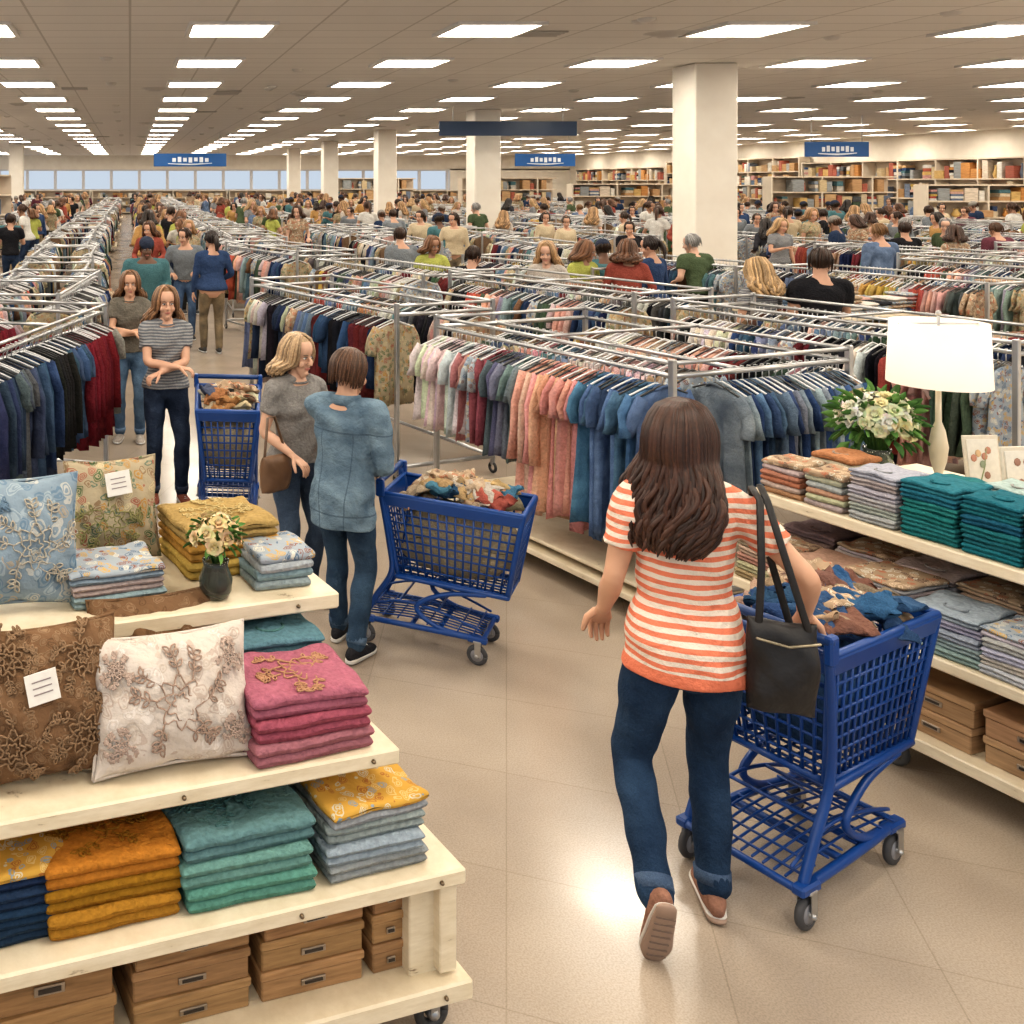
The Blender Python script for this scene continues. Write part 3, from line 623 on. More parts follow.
# ------------------------------------------------------------------ garments and racks
def garment(acc, x, y, z, length, W, col, sleeve, seed, thick=.017, mat='fabric', hi=False):
    r = random.Random(seed); nu = 15 if hi else 9
    zs = [0, .025, .06, .13, .28, .5, .75, 1.]
    ws = [.28, .62, .90, .97, .95, .98, 1.04, 1.12]
    if hi: zs = [0, .025, .06, .10, .16, .24, .34, .45, .56, .67, .78, .89, 1.]; ws = [.28, .62, .9, .96, .94, .93, .95, .98, 1.0, 1.03, 1.06, 1.09, 1.12]
    ph = r.uniform(0, 6); k = r.uniform(6, 10); tw = r.uniform(-.3, .3); dx = r.uniform(-.015, .015)
    u = np.linspace(-1, 1, nu)
    V = []
    for t, wv in zip(zs, ws):
        zz = z-.07-(t*length if t > .13 else t*.8)
        fold = np.sin(u*k+ph+t*1.5)*.024*t**.7+np.sin(u*k*2.1+ph*2-t*2)*.011*t
        tk = thick*np.sqrt(np.clip(1-u**2, 0, 1))*(.7+.5*min(t*3, 1))
        hw = W*wv*(1-.10*t*abs(math.sin(ph)))
        drop = -.02*np.abs(u)*(1 if t < .1 else .2)+(np.sin(u*k+ph)*.010 if t > .9 else 0)
        X = u*hw+dx; Yb = fold+tw*u*hw*.4
        ring = np.vstack([np.stack([X, Yb-tk, zz+drop], 1), np.stack([X[::-1], (Yb+tk)[::-1], zz+(drop[::-1])], 1)[1:-1]])
        V.append(ring)
    ns = len(V[0]); V = np.concatenate(V)+np.array((x, y, 0))
    F = gridf(len(zs), ns, True).tolist(); F.append(list(range(ns))); F.append([(len(zs)-1)*ns+q for q in range(ns)])
    acc.add(V, F, mat, col, True)
    if sleeve:
        Ls = .17 if sleeve == 'short' else .50
        for s in (-1, 1):
            sx = x+dx+s*W*.88; sy = y+tw*s*W*.36
            tube(acc, [(sx-s*.03, sy, z-.125), (sx+s*.03, sy+r.uniform(-.01, .01), z-.16-Ls*.3), (sx+s*.038, sy+r.uniform(-.02, .02), z-.16-Ls*.65), (sx+s*.045, sy+r.uniform(-.03, .03), z-.16-Ls)],
                 [(.048, .017), (.048, .019), (.044, .018), (.046, .016)], mat, tuple(c*.95 for c in col), 8 if hi else 7, ref=(1, 0, 0), cap='f')
    if hi:
        tube(acc, [(x+math.cos(t)*.055, y+math.sin(t)*.022, z-.075-.012*math.cos(2*t)) for t in np.linspace(0, 2*pi, 11)], .008, mat, tuple(c*.75 for c in col), 5, cap='f')
    hc = (.75, .75, .75) if r.random() < .5 else (.05, .05, .05)
    tube(acc, [(x-W*.85, y, z-.118), (x-W*.4, y, z-.085), (x, y, z-.06), (x+W*.4, y, z-.085), (x+W*.85, y, z-.118)], .006, 'plastic', hc, 5, cap='f')
    tube(acc, [(x, y, z-.065), (x, y, z-.02), (x+.018, y, z+.0), (x+.012, y, z+.018), (x-.008, y, z+.018)], .0035, 'chrome', (.6,)*3, 5, cap='f')
METAL = (.52, .52, .52)
def rackframe(a, W, L, rails, H=1.35, upper=True):
    for x in rails: tube(a, [(x, -L/2, H), (x, L/2, H)], .013, 'chrome', METAL, 8, cap='f')
    for y in (-L/2, L/2):
        tube(a, [(-W/2, y, H), (W/2, y, H)], .016, 'chrome', METAL, 8, cap='f')
        if upper: tube(a, [(-W/2, y, H+.07), (W/2, y, H+.07)], .013, 'chrome', METAL, 8, cap='f')
        tube(a, [(-W/2, y, .14), (W/2, y, .14)], .018, 'chrome', METAL, 8, cap='f')
        for x in (-W/2, W/2):
            top = H+.09 if upper else H+.02
            box(a, (x, y, (top+.13)/2), (.034, .034, top-.13), 'chrome', METAL)
            a2 = np.linspace(0, 2*pi, 15)
            tube(a, [(x, y+math.cos(t)*.036, .045+math.sin(t)*.036) for t in a2], .012, 'rubber', (.05,)*3, 6, cap='f')
            box(a, (x, y, .10), (.03, .03, .07), 'chrome', (.4,)*3)
    for x in (-W/2, W/2):
        if upper: tube(a, [(x, -L/2, H+.07), (x, L/2, H+.07)], .012, 'chrome', METAL, 8, cap='f')
        tube(a, [(x, -L/2, .14), (x, L/2, .14)], .016, 'chrome', METAL, 8, cap='f')
    if upper: tube(a, [(-W/2, 0, H+.07), (W/2, 0, H+.07)], .011, 'chrome', METAL, 8, cap='f')
def fill(a, x, y0, y1, groups, seed, H=1.35, step=.05, lens=(.62, .8), W=(.19, .22), hi=False):
    r = random.Random(seed); y = y0; gi = 0; left = groups[0][1]
    while y < y1:
        col, n, sl, ln, mt = groups[gi]
        c = tuple(max(0, min(1, v*r.uniform(.84, 1.12))) for v in col)
        garment(a, x+r.uniform(-.01, .01), y, H, (ln or r.uniform(*lens))*r.uniform(.93, 1.04), r.uniform(*W), c, sl, r.random(), mat=mt, hi=hi)
        y += step*r.uniform(.7, 1.35); left -= 1
        if left <= 0:
            gi += 1
            if gi >= len(groups): break
            left = groups[gi][1]
def rgroups(seed, dark=False):
    r = random.Random(seed); g = []
    for i in range(34):
        c = r.choice(PAL[:8] if dark else PAL)
        g.append((c, r.randint(1, 4), r.choice(['short', 'long', 'long', None]), r.uniform(.5, .82), r.choice(['fabric', 'fabric', 'denim', 'knit'])))
    for i in range(0, 34, 9): g[i] = (g[i][0], 2, 'short', .66, r.choice(['print_beige', 'print_greyfl', 'print_floral']))
    return g
RK = []
for i in range(9):
    a = Acc(); W, L = .95, 2.4
    up = i in (0, 1, 3, 6); H = 1.35 if up else (1.38, 1.28, 1.33)[i % 3]
    rackframe(a, W, L, (-.42, .42), H, up)
    g1 = rgroups(i*2+1, i == 1)
    if i == 6: g1 = [((.025, .04, .08), 6, 'long', .75, 'denim'), ((.10, .12, .14), 4, 'short', .7, 'fabric'), ((.04, .07, .13), 7, 'long', .78, 'denim'), ((.02, .02, .022), 5, 'long', .72, 'fabric'), ((.05, .09, .16), 6, 'short', .7, 'denim'), ((.16, .02, .03), 14, 'long', .78, 'fabric'), ((.3, .28, .25), 9, 'short', .7, 'fabric')]
    fill(a, -.42, -1.12, 1.12, g1, i, H, step=.05); fill(a, .42, -1.12, 1.12, g1 if i == 6 else rgroups(i*2+40, i == 3), i+9, H, step=.05)
    RK.append(a.mesh('clothing_rack'))
dv = np.array((-.35, .937)); nv_ = np.array((.937, .35)); ROT = math.atan2(.35, .937)
RO = np.array((2.93, 5.40))
a = Acc(); W, L = 1.39, 2.0
rackframe(a, W, L, (-W/2, -.15, W/2))
G = [((.09, .16, .30), 5, 'short', .92, 'denim'), ((.10, .18, .29), 4, 'short', .9, 'denim'), ((.68, .33, .26), 6, 'short', .88, 'fabric'), ((.72, .42, .34), 4, 'long', .9, 'fabric'), ((.18, .24, .27), 5, 'short', .62, 'fabric'), ((.12, .15, .2), 2, 'short', .62, 'knit'), ((.30, .09, .11), 2, 'long', .6, 'fabric'), ((.45, .25, .25), 2, 'short', .6, 'print_greyfl'), ((.45, .2, .2), 2, 'short', .6, 'fabric'), ((.70, .66, .61), 12, 'short', .6, 'fabric')]
fill(a, -W/2, -L/2+.07, L/2-.04, G, 77, step=.045, W=(.20, .235), hi=True)
fill(a, -.15, -L/2+.3, L/2-.05, rgroups(5), 78, step=.055)
fill(a, W/2, -L/2+.07, L/2-.05, rgroups(8), 79, step=.055)
for i in range(20):
    x = -W/2+.34+i*.052
    b0 = Acc(); c = vary(rnd.choice([(.09, .15, .25), (.03, .06, .14), (.13, .19, .28), (.22, .27, .32), (.05, .09, .2)]), .2)
    garment(b0, 0, 0, 1.35, .62, .2, c, 'short', i*3.1, mat='denim', hi=True)
    V = np.concatenate(b0.V); V = np.stack([-V[:, 1]+x, V[:, 0]*.9-L/2+.02, V[:, 2]], 1)
    a.slots += [k for k in b0.slots if k not in a.slots]
    a.V.append(V); a.F += [[q+a.n for q in f] for f in b0.F]; a.M += [a.slots.index(b0.slots[mi]) for mi in b0.M]; a.C += b0.C; a.S += b0.S; a.n += len(V)
box(a, (0, 0, .13), (W+.36, L+.02, .035), 'creamwood', (1,)*3); box(a, (0, 0, .20), (W+.30, L-.1, .02), 'creamwood', (1,)*3)
c0 = RO+dv*L/2+nv_*W/2
a.obj('clothing_rack', (c0[0], c0[1], 0), ROT)
TABS = []
def rack(k, x, y, r): place(RK[k % 9], 'clothing_rack', (x, y, 0), r)
for i in range(0, 6):
    for j in range(0, 6):
        if i == 0 and j == 0: continue
        c = c0+nv_*2.45*i+dv*2.85*j+np.array((-.12, -.05))
        if c[0] < 1.55+.02*c[1] or c[1] > 16.2 or (i == 2 and j == 1) or (abs(c[0]-CX) < 1.3 and abs(c[1]-17.1) < 1.8): continue
        if i >= 2 and j == 0: continue
        rack({(0, 1): 1, (1, 0): 0}.get((i, j), (4, 7, 2, 8, 5, 3)[(i*2+j*3) % 6]), c[0], c[1], ROT+rnd.uniform(-.03, .03))
for k, (x, y, r) in enumerate([(-1.0, 7.0, -.30), (-.95, 9.9, -.12), (-3.2, 7.2, -.2), (-1.0, 12.7, 0), (-3.2, 10.2, 0), (-1.0, 15.4, 0), (-3.2, 13.2, 0), (-3.2, 16.1, 0)]):
    rack((6, 3, 0, 4, 2, 5, 7, 8)[k], x, y, r)
def nearcol(x, y): return any(abs(x-q[0]) < 1.15 and abs(y-q[1]) < 1.8 for q in COLS)
for x in list(np.arange(2.3, 30.5, 2.75))+[-1.2, -3.9, -6.6, -9.3]:
    y = 18.9
    while y < 70:
        if not nearcol(x, y) and not nearsh(x, y):
            if rnd.random() < .24: TABS.append((x, y, pi/2))
            else: rack((0, 2, 4, 5, 7, 8, 4, 7, 2)[rnd.randrange(9)], x, y, (pi if rnd.random() < .5 else 0))
        y += 3.1 if y < 45 else 3.6
for x in (14.5, 17, 20, 23):
    for y in (11.5, 15.):
        if x*1000/y > 1010: continue
        rack(rnd.randrange(6), x, y, 0)

# ------------------------------------------------------------------ folded goods
def motif(a, M, hf, cx, cy, R, col, seed, rad=.0028, mat='fabric', n=5):
    r = random.Random(seed); Mn = np.array(M)
    def put(pl, rd=rad):
        V = np.array([(x, y, hf(x, y)) for x, y in pl]); V = V @ Mn[:3, :3].T + Mn[:3, 3]; tube(a, V, rd, mat, col, 5, cap='f')
    for q, rr in enumerate((.16, .30, .46)):
        k = n+q; p0 = r.uniform(0, 6)
        put([(cx+math.cos(t)*R*rr*(1+.22*math.cos(k*t+p0)), cy+math.sin(t)*R*rr*(1+.22*math.cos(k*t+p0))) for t in np.linspace(0, 2*pi, 40)])
    for i in range(n+2):
        an = 2*pi*i/(n+2)+r.uniform(-.2, .2); cur = r.uniform(-.7, .7)
        st = [(cx+math.cos(an+cur*t)*R*(.5+.5*t), cy+math.sin(an+cur*t)*R*(.5+.5*t)) for t in np.linspace(0, 1, 6)]
        put(st)
        for t in (2, 4, 5):
            for sd in (-1, 1):
                bx, by = st[t]; la = an+cur+sd*.9; l = R*.2
                put([(bx+math.cos(la)*l*u+math.cos(la+1.57)*l*.25*math.sin(u*pi)*w_, by+math.sin(la)*l*u+math.sin(la+1.57)*l*.25*math.sin(u*pi)*w_) for w_ in (1, -1) for u in (np.linspace(0, 1, 5) if w_ == 1 else np.linspace(1, 0, 5))])
def folded(a, M, w, d, n, lh, cols, mat='fabric', topmat=None, seed=0, wr=.0035, emb=None):
    r = random.Random(seed); z = 0
    for k in range(n):
        c = cols[k % len(cols)]; c = tuple(min(1, v*r.uniform(.86, 1.12)) for v in c)
        ww = w*r.uniform(.96, 1.03); dd = d*r.uniform(.96, 1.03); an = r.uniform(-.05, .05)
        top_ = k == n-1; ox, oy = r.uniform(-.007, .007), r.uniform(-.006, .006)
        parts = 2 if lh > .03 else 1
        for q in range(parts):
            hh = lh/parts; tq = top_ and q == parts-1
            Mm = M @ TR(ox, oy-(.003 if q else 0), z+hh*(q+.5)) @ RZ(an)
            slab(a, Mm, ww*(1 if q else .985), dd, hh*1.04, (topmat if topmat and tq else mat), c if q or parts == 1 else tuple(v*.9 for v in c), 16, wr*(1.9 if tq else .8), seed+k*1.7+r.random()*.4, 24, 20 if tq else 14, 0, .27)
        z += lh
    if emb: motif(a, M, lambda x, y: z+.003, emb[1], emb[2], emb[3], emb[0], seed, .0024)
    elif not topmat:
        pts = [tuple((M @ Vector((math.cos(t)*w*.16, -d*.18+math.sin(t)*d*.12, z+.003, 1)))[:3]) for t in np.linspace(pi*.95, pi*2.05, 9)]
        tube(a, pts, .004, mat, tuple(v*.8 for v in cols[0]), 5)
    return z
def tag(a, M, w=.08, h=.06):
    Mm = np.array(M); s0 = a.X; a.X = Mm if s0 is None else s0 @ Mm
    box(a, (0, 0, 0), (w, h, .0035), 'paper', (.76, .73, .68), bev=.001)
    for k in range(3): box(a, (0, h*.22-k*h*.2, .0025), (w*.6, .003, .001), 'paper', (.25, .2, .2), bev=.0002)
    a.X = s0
def carton(a, M, w, d, h, col=(.48, .27, .12)):
    s0 = a.X; Mm = np.array(M); a.X = Mm if s0 is None else s0 @ Mm
    box(a, (0, 0, h*.36), (w, d, h*.72), 'carton', col); box(a, (0, 0, h*.86), (w+.01, d+.01, h*.28), 'carton', tuple(c*1.12 for c in col))
    box(a, (0, -d/2-.003, h*.42), (w*.24, .006, h*.2), 'chrome', (.35, .3, .25)); box(a, (0, -d/2-.0065, h*.42), (w*.18, .003, h*.1), 'paint', (.03, .02, .015))
    a.X = s0
TEAL = (.14, .28, .28); MUST = (.45, .235, .03); PINK = (.38, .155, .18); GREY = (.32, .35, .38); NAVY = (.022, .045, .09); YEL = (.46, .32, .11)
def bouquet(a, c, R, nf, seed, fcols, fr=.03):
    r = random.Random(seed); c = np.array(c, float)
    for i in range(nf):
        t = (i+.5)/nf; phi = i*2.39996; zz = 1-t*1.25; rr = math.sqrt(max(0, 1-min(1, abs(zz))**2))
        d = nrm((rr*math.cos(phi), rr*math.sin(phi), zz)); p = c+d*R*r.uniform(.85, 1.05)*np.array((1, 1, .8))
        col = r.choice(fcols); x = nrm(np.cross(d, (.3, .5, .8))); y = np.cross(d, x); f = fr*r.uniform(.75, 1.2)
        ell(a, p, (f*.42,)*3, 'petal', tuple(v*.85 for v in col), None, 8, 6)
        for ring, (np_, tilt, ln) in enumerate(((5, .35, .8), (6, .8, 1.05), (6, 1.25, 1.15))):
            for k in range(np_):
                an = 2*pi*k/np_+ring*.5+r.uniform(-.1, .1); o = x*math.cos(an)+y*math.sin(an); s = np.cross(d, o)
                V = []
                for q, (l, w_) in enumerate(((0, .15), (.5, .5), (.85, .45), (1.05, .15))):
                    tl = tilt*(.5+.6*q/3); base = p-d*f*.3+(o*math.sin(tl)+d*math.cos(tl))*f*ln*l
                    for e in (-1, 0, 1): V.append(base+s*e*w_*f*.9+(d*.12*f*abs(e)))
                a.add(np.array(V), gridf(4, 3, False), 'petal', tuple(min(1, v*r.uniform(.88, 1.08)) for v in col), True)
        tube(a, [p-d*f*.3, (p+c)/2-np.array((0, 0, R*.3)), c-np.array((0, 0, R*1.3))], .0025, 'petal', (.1, .22, .05), 4, cap='f')
    for i in range(int(nf*3.2)):
        d = nrm((r.gauss(0, 1), r.gauss(0, 1), r.uniform(-.7, .9))); p = c+d*R*r.uniform(.55, 1.0); L = R*r.uniform(.35, .6); s = nrm(np.cross(d, (r.random(), r.random(), r.random())))
        up = np.cross(s, d); V = []
        for q, w_ in ((0, .02), (.35, .22), (.7, .17), (1, .01)):
            for e in (-1, 0, 1): V.append(p+d*L*q+s*e*w_*L+up*(.15*L*abs(e)-.2*L*q*q))
        a.add(np.array(V), gridf(4, 3, False), 'petal', r.choice([(.08, .2, .04), (.14, .3, .07), (.05, .14, .03)]), True)
def vase(a, c, r, h, col, mat='glass'):
    lathe(a, [(0, .003), (r*.7, .003), (r*.95, h*.2), (r, h*.5), (r*.72, h*.85), (r*.8, h), (r*.72, h), (r*.62, h*.84), (r*.88, h*.5), (r*.8, h*.2), (0, .012)], c, mat, col)
    if mat == 'glass': lathe(a, [(0, .013), (r*.78, .02), (r*.86, h*.5), (0, h*.55)], c, 'petal', (.12, .18, .08), 16)

# ------------------------------------------------------------------ left tiered display
UA = math.atan2(.292, .956); LO = np.array((.92, 2.75)); lu = np.array((.956, .292)); lv = np.array((-.292, .956))
fx = Acc()
BK = 1.0
def shelfboard(a, a0, b0, z, b1, a1=-2.0, t=.045):
    box(a, ((a0+a1)/2, (b0+b1)/2, z-t/2), (a0-a1, b1-b0, t), 'creamwood', (1,)*3, bev=.006)
shelfboard(fx, .03, .0, .20, BK, t=.055); shelfboard(fx, -.0, -.01, .52, BK); shelfboard(fx, -.165, .057, .84, BK); shelfboard(fx, -.158, .41, 1.13, BK, t=.05)
for b_ in (.12, .86): box(fx, (-.075, b_, .34), (.12, .12, .29), 'creamwood', (1,)*3)
box(fx, (-.03, .06, .355), (.055, .06, .29), 'creamwood', (1,)*3)
for (b_, z0, z1) in ((.55, .20, .475), (.52, .52, .795), (.62, .84, 1.08)):
    box(fx, (-1.08, b_, (z0+z1)/2), (1.75, .02, z1-z0), 'creamwood', (1,)*3)
    box(fx, (-.22, (b_+BK)/2, (z0+z1)/2), (.03, BK-b_, z1-z0), 'creamwood', (1,)*3)
for (x_, y_) in ((-.04, .1), (-.04, .88), (-1.6, .1)):
    box(fx, (x_, y_, .125), (.05, .05, .045), 'chrome', (.3,)*3)
    aa = np.linspace(0, 2*pi, 19); tube(fx, [(x_+math.cos(t)*.04, y_, .055+math.sin(t)*.04) for t in aa], .015, 'rubber', (.05,)*3, 8, cap='f'); tube(fx, [(x_, y_-.012, .055), (x_, y_+.012, .055)], .02, 'chrome', (.4,)*3, 10)
    for e in (-1, 1): box(fx, (x_, y_+e*.022, .09), (.03, .005, .08), 'chrome', (.35,)*3)
for (a_, b_, z_) in ((-.08, -.012, .497), (-.5, -.012, .497), (-.25, .055, .818), (-.8, .055, .818), (-.06, -.003, .172), (-.3, .408, 1.105)): tube(fx, [(a_, b_+.002, z_), (a_, b_-.003, z_)], .006, 'chrome', (.2, .15, .1), 8)
fx.obj('tiered_display_shelf', (LO[0], LO[1], 0), UA)
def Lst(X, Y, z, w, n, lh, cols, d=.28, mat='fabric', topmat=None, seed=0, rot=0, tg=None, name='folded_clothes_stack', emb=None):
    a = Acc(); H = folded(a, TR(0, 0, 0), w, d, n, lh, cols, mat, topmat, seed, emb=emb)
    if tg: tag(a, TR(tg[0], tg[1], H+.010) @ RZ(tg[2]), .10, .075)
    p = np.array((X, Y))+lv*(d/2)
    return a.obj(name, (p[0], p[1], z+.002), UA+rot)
Lst(-.03, 2.985, 1.13, .30, 3, .036, [GREY, (.42, .38, .33), GREY], .22, 'fabric', 'print_greyfl', 1, .02)
Lst(.33, 3.22, 1.13, .33, 3, .055, [YEL, (.44, .27, .06), YEL], .28, 'fabric', None, 2, 0, emb=((.54, .42, .2), 0, 0, .11))
Lst(.49, 3.115, 1.13, .19, 4, .028, [GREY, (.27, .31, .39), (.40, .41, .44)], .2, 'fabric', 'print_greyfl', 3, .0)
Lst(.45, 2.97, .84, .27, 4, .050, [(.12, .26, .25), TEAL, (.22, .33, .32)], .26, 'fabric', None, 4)
Lst(.505, 2.70, .84, .35, 3, .060, [PINK, (.33, .11, .14), PINK], .26, 'fabric', None, 5, emb=((.48, .27, .16), .0, .0, .11))
Lst(-.30, 2.44, .52, .33, 4, .045, [NAVY], .30, 'fabric', 'print_yellow', 6)
Lst(-.03, 2.51, .52, .36, 3, .060, [MUST, (.40, .2, .02)], .30, 'fabric', None, 7, .02, emb=((.34, .16, .02), -.02, 0, .12))
Lst(.32, 2.60, .52, .36, 3, .064, [TEAL, (.17, .33, .32)], .30, 'fabric', None, 8, .0, (.04, .04, .4), emb=((.10, .21, .21), -.06, 0, .10))
Lst(.67, 2.71, .52, .30, 4, .048, [GREY, (.38, .41, .43)], .30, 'fabric', 'print_yellow', 9, .03)
def Lbx(X, Y, z, w, d, hs, seed=0):
    a = Acc(); zz = 0
    for h in hs: carton(a, TR(0, 0, zz) @ RZ(rnd.uniform(-.03, .03)), w, d, h, vary((.38, .22, .10), .1)); zz += h+.002
    p = np.array((X, Y))+lv*(d/2); a.obj('cardboard_box', (p[0], p[1], z), UA)
Lbx(-.20, 2.515, .20, .33, .36, (.12, .12)); Lbx(.165, 2.62, .20, .32, .36, (.08, .08, .09)); Lbx(.50, 2.72, .20, .30, .36, (.08, .08, .09)); Lbx(.725, 2.79, .20, .11, .3, (.08, .08, .09))
def pillow(X, Y, z, w, h, mat, lean=.25, rot=0., tg=None, name='throw_pillow', col=(.5,)*3, mot=None, mr=.0024):
    a = Acc(); M = RX(pi/2-lean) @ TR(0, h/2, 0); T = .17
    slab(a, M, w, h, T, mat, col, 2.2, .008, rnd.random()*9, 34, 34, .08, .5, 30)
    pts = []
    for t in np.linspace(0, 4, 41)[:-1]:
        s_ = int(t); f = t-s_; e = -1+2*f; k = 1-.08*(1-e*e)
        q = [(e, -k), (k, e), (-e, k), (-k, -e)][s_]; pts.append(tuple((M @ Vector((q[0]*w/2, q[1]*h/2, 0, 1)))[:3]))
    pts.append(pts[0]); tube(a, pts, .005, mat, col, 6, cap='f')
    def hf(x, y):
        u = min(1, abs(x)/(w/2)); v = min(1, abs(y)/(h/2)); return (max(0, 1-u**2.2)*max(0, 1-v**2.2))**.5*T/2+.002
    if mot:
        for (cx, cy, R, c, sd) in mot: motif(a, M, hf, cx, cy, R, c, sd, mr, n=6)
    if tg: tag(a, M @ TR(tg[0], tg[1], .094) @ RZ(tg[2]), .085, .075)
    a.obj(name, (X, Y, z), UA+rot)
pillow(-.345, 2.965, 1.14, .40, .375, 'print_blue', .20, -.1, mot=[(.06, -.01, .12, (.46, .42, .35), 2), (-.1, .08, .08, (.16, .24, .32), 5)])
pillow(-.05, 3.33, 1.14, .32, .33, 'print_floral', .2, .0, (-.0, .09, .1), mot=[(-.03, -.03, .10, (.28, .26, .12), 3)])
bc = (.27, .175, .105)
pillow(-.215, 2.60, .85, .42, .375, 'print_brown', .26, .02, (-.02, .05, .15), mot=[(.09, -.08, .09, bc, 1), (-.1, -.09, .09, bc, 2), (.1, .1, .08, bc, 3), (-.1, .12, .07, bc, 7)], mr=.003)
pillow(.08, 2.95, .85, .40, .32, 'print_brown', .2, .0)
pillow(.125, 2.65, .85, .46, .335, 'print_white', .32, -.02, mot=[(0, .0, .12, (.40, .29, .23), 2), (.16, -.09, .04, (.48, .37, .31), 4), (-.16, .09, .04, (.48, .37, .31), 6), (-.16, -.09, .04, (.48, .37, .31), 8), (.16, .09, .04, (.48, .37, .31), 9)])
a = Acc(); vase(a, (0, 0, 0), .052, .115, (.25, .27, .24)); bouquet(a, (0, 0, .185), .075, 18, 4, [(.74, .60, .34), (.74, .67, .50), (.66, .48, .26)], .024)
a.obj('flower_vase', (.262, 3.06, 1.131))

# ------------------------------------------------------------------ right display shelf
RR = np.array((3.24, 3.60)); DEP = 1.35
def RP(t, s): return RR+dv*t+nv_*s
fxr = Acc()
rang = math.atan2(dv[1], dv[0])
def shelfR(t0, t1, s0, s1, z, th=.045): box(fxr, ((t0+t1)/2, -(s0+s1)/2, z-th/2), (t1-t0, s1-s0, th), 'creamwood', (1,)*3, bev=.006)
T0, T1 = -1.3, 1.2
shelfR(T0, T1, 0, DEP, .20, .05); shelfR(T0, T1, 0, DEP, .55); shelfR(T0, T1, .14, DEP, .94, .05)
for t_ in (T1-.06, .45, -.6):
    for s_ in (.68, DEP-.1): box(fxr, (t_, -s_, .55), (.07, .07, .70), 'creamwood', (1,)*3)
box(fxr, (-.05, -.78, .56), (2.4, .02, .70), 'creamwood', (1,)*3)
for (t_, s_) in ((T1-.1, .1), (.52, .1), (T1-.1, 1.2), (-.9, .1)):
    aa = np.linspace(0, 2*pi, 19); tube(fxr, [(t_+math.cos(q)*.045, -s_, .06+math.sin(q)*.045) for q in aa], .015, 'rubber', (.06,)*3, 8, cap='f')
    tube(fxr, [(t_, -s_-.012, .06), (t_, -s_+.012, .06)], .024, 'chrome', (.5,)*3, 10); box(fxr, (t_, -s_, .132), (.08, .05, .04), 'chrome', (.35,)*3)
    for e in (-1, 1): box(fxr, (t_, -s_+e*.022, .095), (.03, .005, .08), 'chrome', (.35,)*3)
fxr.obj('merchandise_display_shelf', (RR[0], RR[1], 0), rang)
rotR = math.atan2(-dv[1], -dv[0])
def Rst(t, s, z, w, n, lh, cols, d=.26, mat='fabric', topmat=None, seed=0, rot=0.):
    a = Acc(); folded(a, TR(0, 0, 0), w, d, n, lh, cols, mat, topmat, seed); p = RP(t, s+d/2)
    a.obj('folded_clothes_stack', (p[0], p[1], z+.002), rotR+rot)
OR = (.42, .21, .12); CRM = (.50, .42, .33); TL2 = (.022, .16, .20); GR2 = (.36, .37, .375); ZT = .94
Rst(1.06, .16, ZT, .19, 6, .026, [OR, CRM, (.38, .17, .1)], .2, seed=21, topmat='print_beige')
Rst(.86, .16, ZT, .17, 6, .027, [GR2, CRM, (.42, .27, .2)], .2, seed=22, topmat='print_beige')
Rst(.65, .16, ZT, .195, 6, .036, [GR2, (.42, .43, .44)], .24, seed=23)
Rst(.43, .16, ZT, .20, 6, .038, [TL2, (.03, .2, .23)], .24, seed=24)
Rst(.21, .16, ZT, .20, 6, .038, [TL2, (.02, .13, .18)], .24, seed=25)
Rst(-.01, .16, ZT, .21, 6, .036, [GR2, (.28, .30, .31)], .24, seed=26)
Rst(-.24, .16, ZT, .22, 6, .036, [(.22, .25, .27)], .24, seed=27)
Rst(1.0, .42, ZT, .2, 6, .03, [(.5, .42, .35), OR], .2, seed=28); Rst(.55, .45, ZT, .2, 5, .034, [(.04, .22, .24)], .22, seed=29); Rst(.3, .45, ZT, .2, 6, .036, [(.45, .45, .43)], .22, seed=30); Rst(.05, .45, ZT, .2, 7, .036, [(.42, .42, .42)], .22, seed=31)
for k in range(9):
    t = 1.05-.25*k; cols = [[(.36, .25, .18), (.48, .36, .28)], [(.44, .33, .26), GR2], [(.56, .56, .54), GR2], [(.32, .36, .40)], [(.54, .54, .53), (.46, .46, .45)], [(.48, .49, .50)], [GR2, (.36, .39, .41)], [OR, (.38, .13, .08)], [OR]][k]
    tm = ['print_beige', None, 'print_beige', None, 'print_greyfl', None, 'print_greyfl', None, None][k]
    Rst(t, .02, .55, .24, (5, 5, 6, 5, 5, 6, 6, 6, 4)[k], .036, cols, .27, seed=40+k, topmat=tm, rot=rnd.uniform(-.08, .08))
    Rst(t, .33, .55, .235, 6, .034, [vary(rnd.choice([GR2, (.45, .33, .25), (.2, .14, .13), (.55, .52, .5)]))], .26, seed=60+k, topmat='print_beige' if k % 2 else None)
for k, t in enumerate((1.0, .68, .36, .04, -.28, -.6)):
    a = Acc(); zz = 0
    for h in (.10, .10): carton(a, TR(0, 0, zz) @ RZ(rnd.uniform(-.04, .04)), .28, .3, h, vary((.42, .26, .14), .1)); zz += h+.002
    p = RP(t, .06+.16); a.obj('cardboard_box', (p[0], p[1], .20), rotR)
a = Acc(); lathe(a, [(0, 0), (.08, 0), (.085, .012), (.03, .03), (.016, .06), (.032, .12), (.04, .19), (.027, .27), (.013, .31), (.011, .50), (0, .50)], (0, 0, 0), 'paint', (.70, .63, .50))
lathe(a, [(.205, .49), (.192, .79), (.189, .79), (.202, .49)], (0, 0, 0), 'lamp_shade', (.85, .8, .68), 36)
tube(a, [(-.19, 0, .78), (.19, 0, .78)], .004, 'chrome', METAL, 6); tube(a, [(0, 0, .48), (0, 0, .82)], .006, 'chrome', METAL, 6)
ell(a, (0, 0, .60), (.025, .025, .04), 'lamp_shade', (1,)*3); ell(a, (0, 0, .83), (.012, .012, .014), 'chrome', METAL)
p = RP(.90, 1.02); a.obj('table_lamp', (p[0], p[1], ZT+.001))
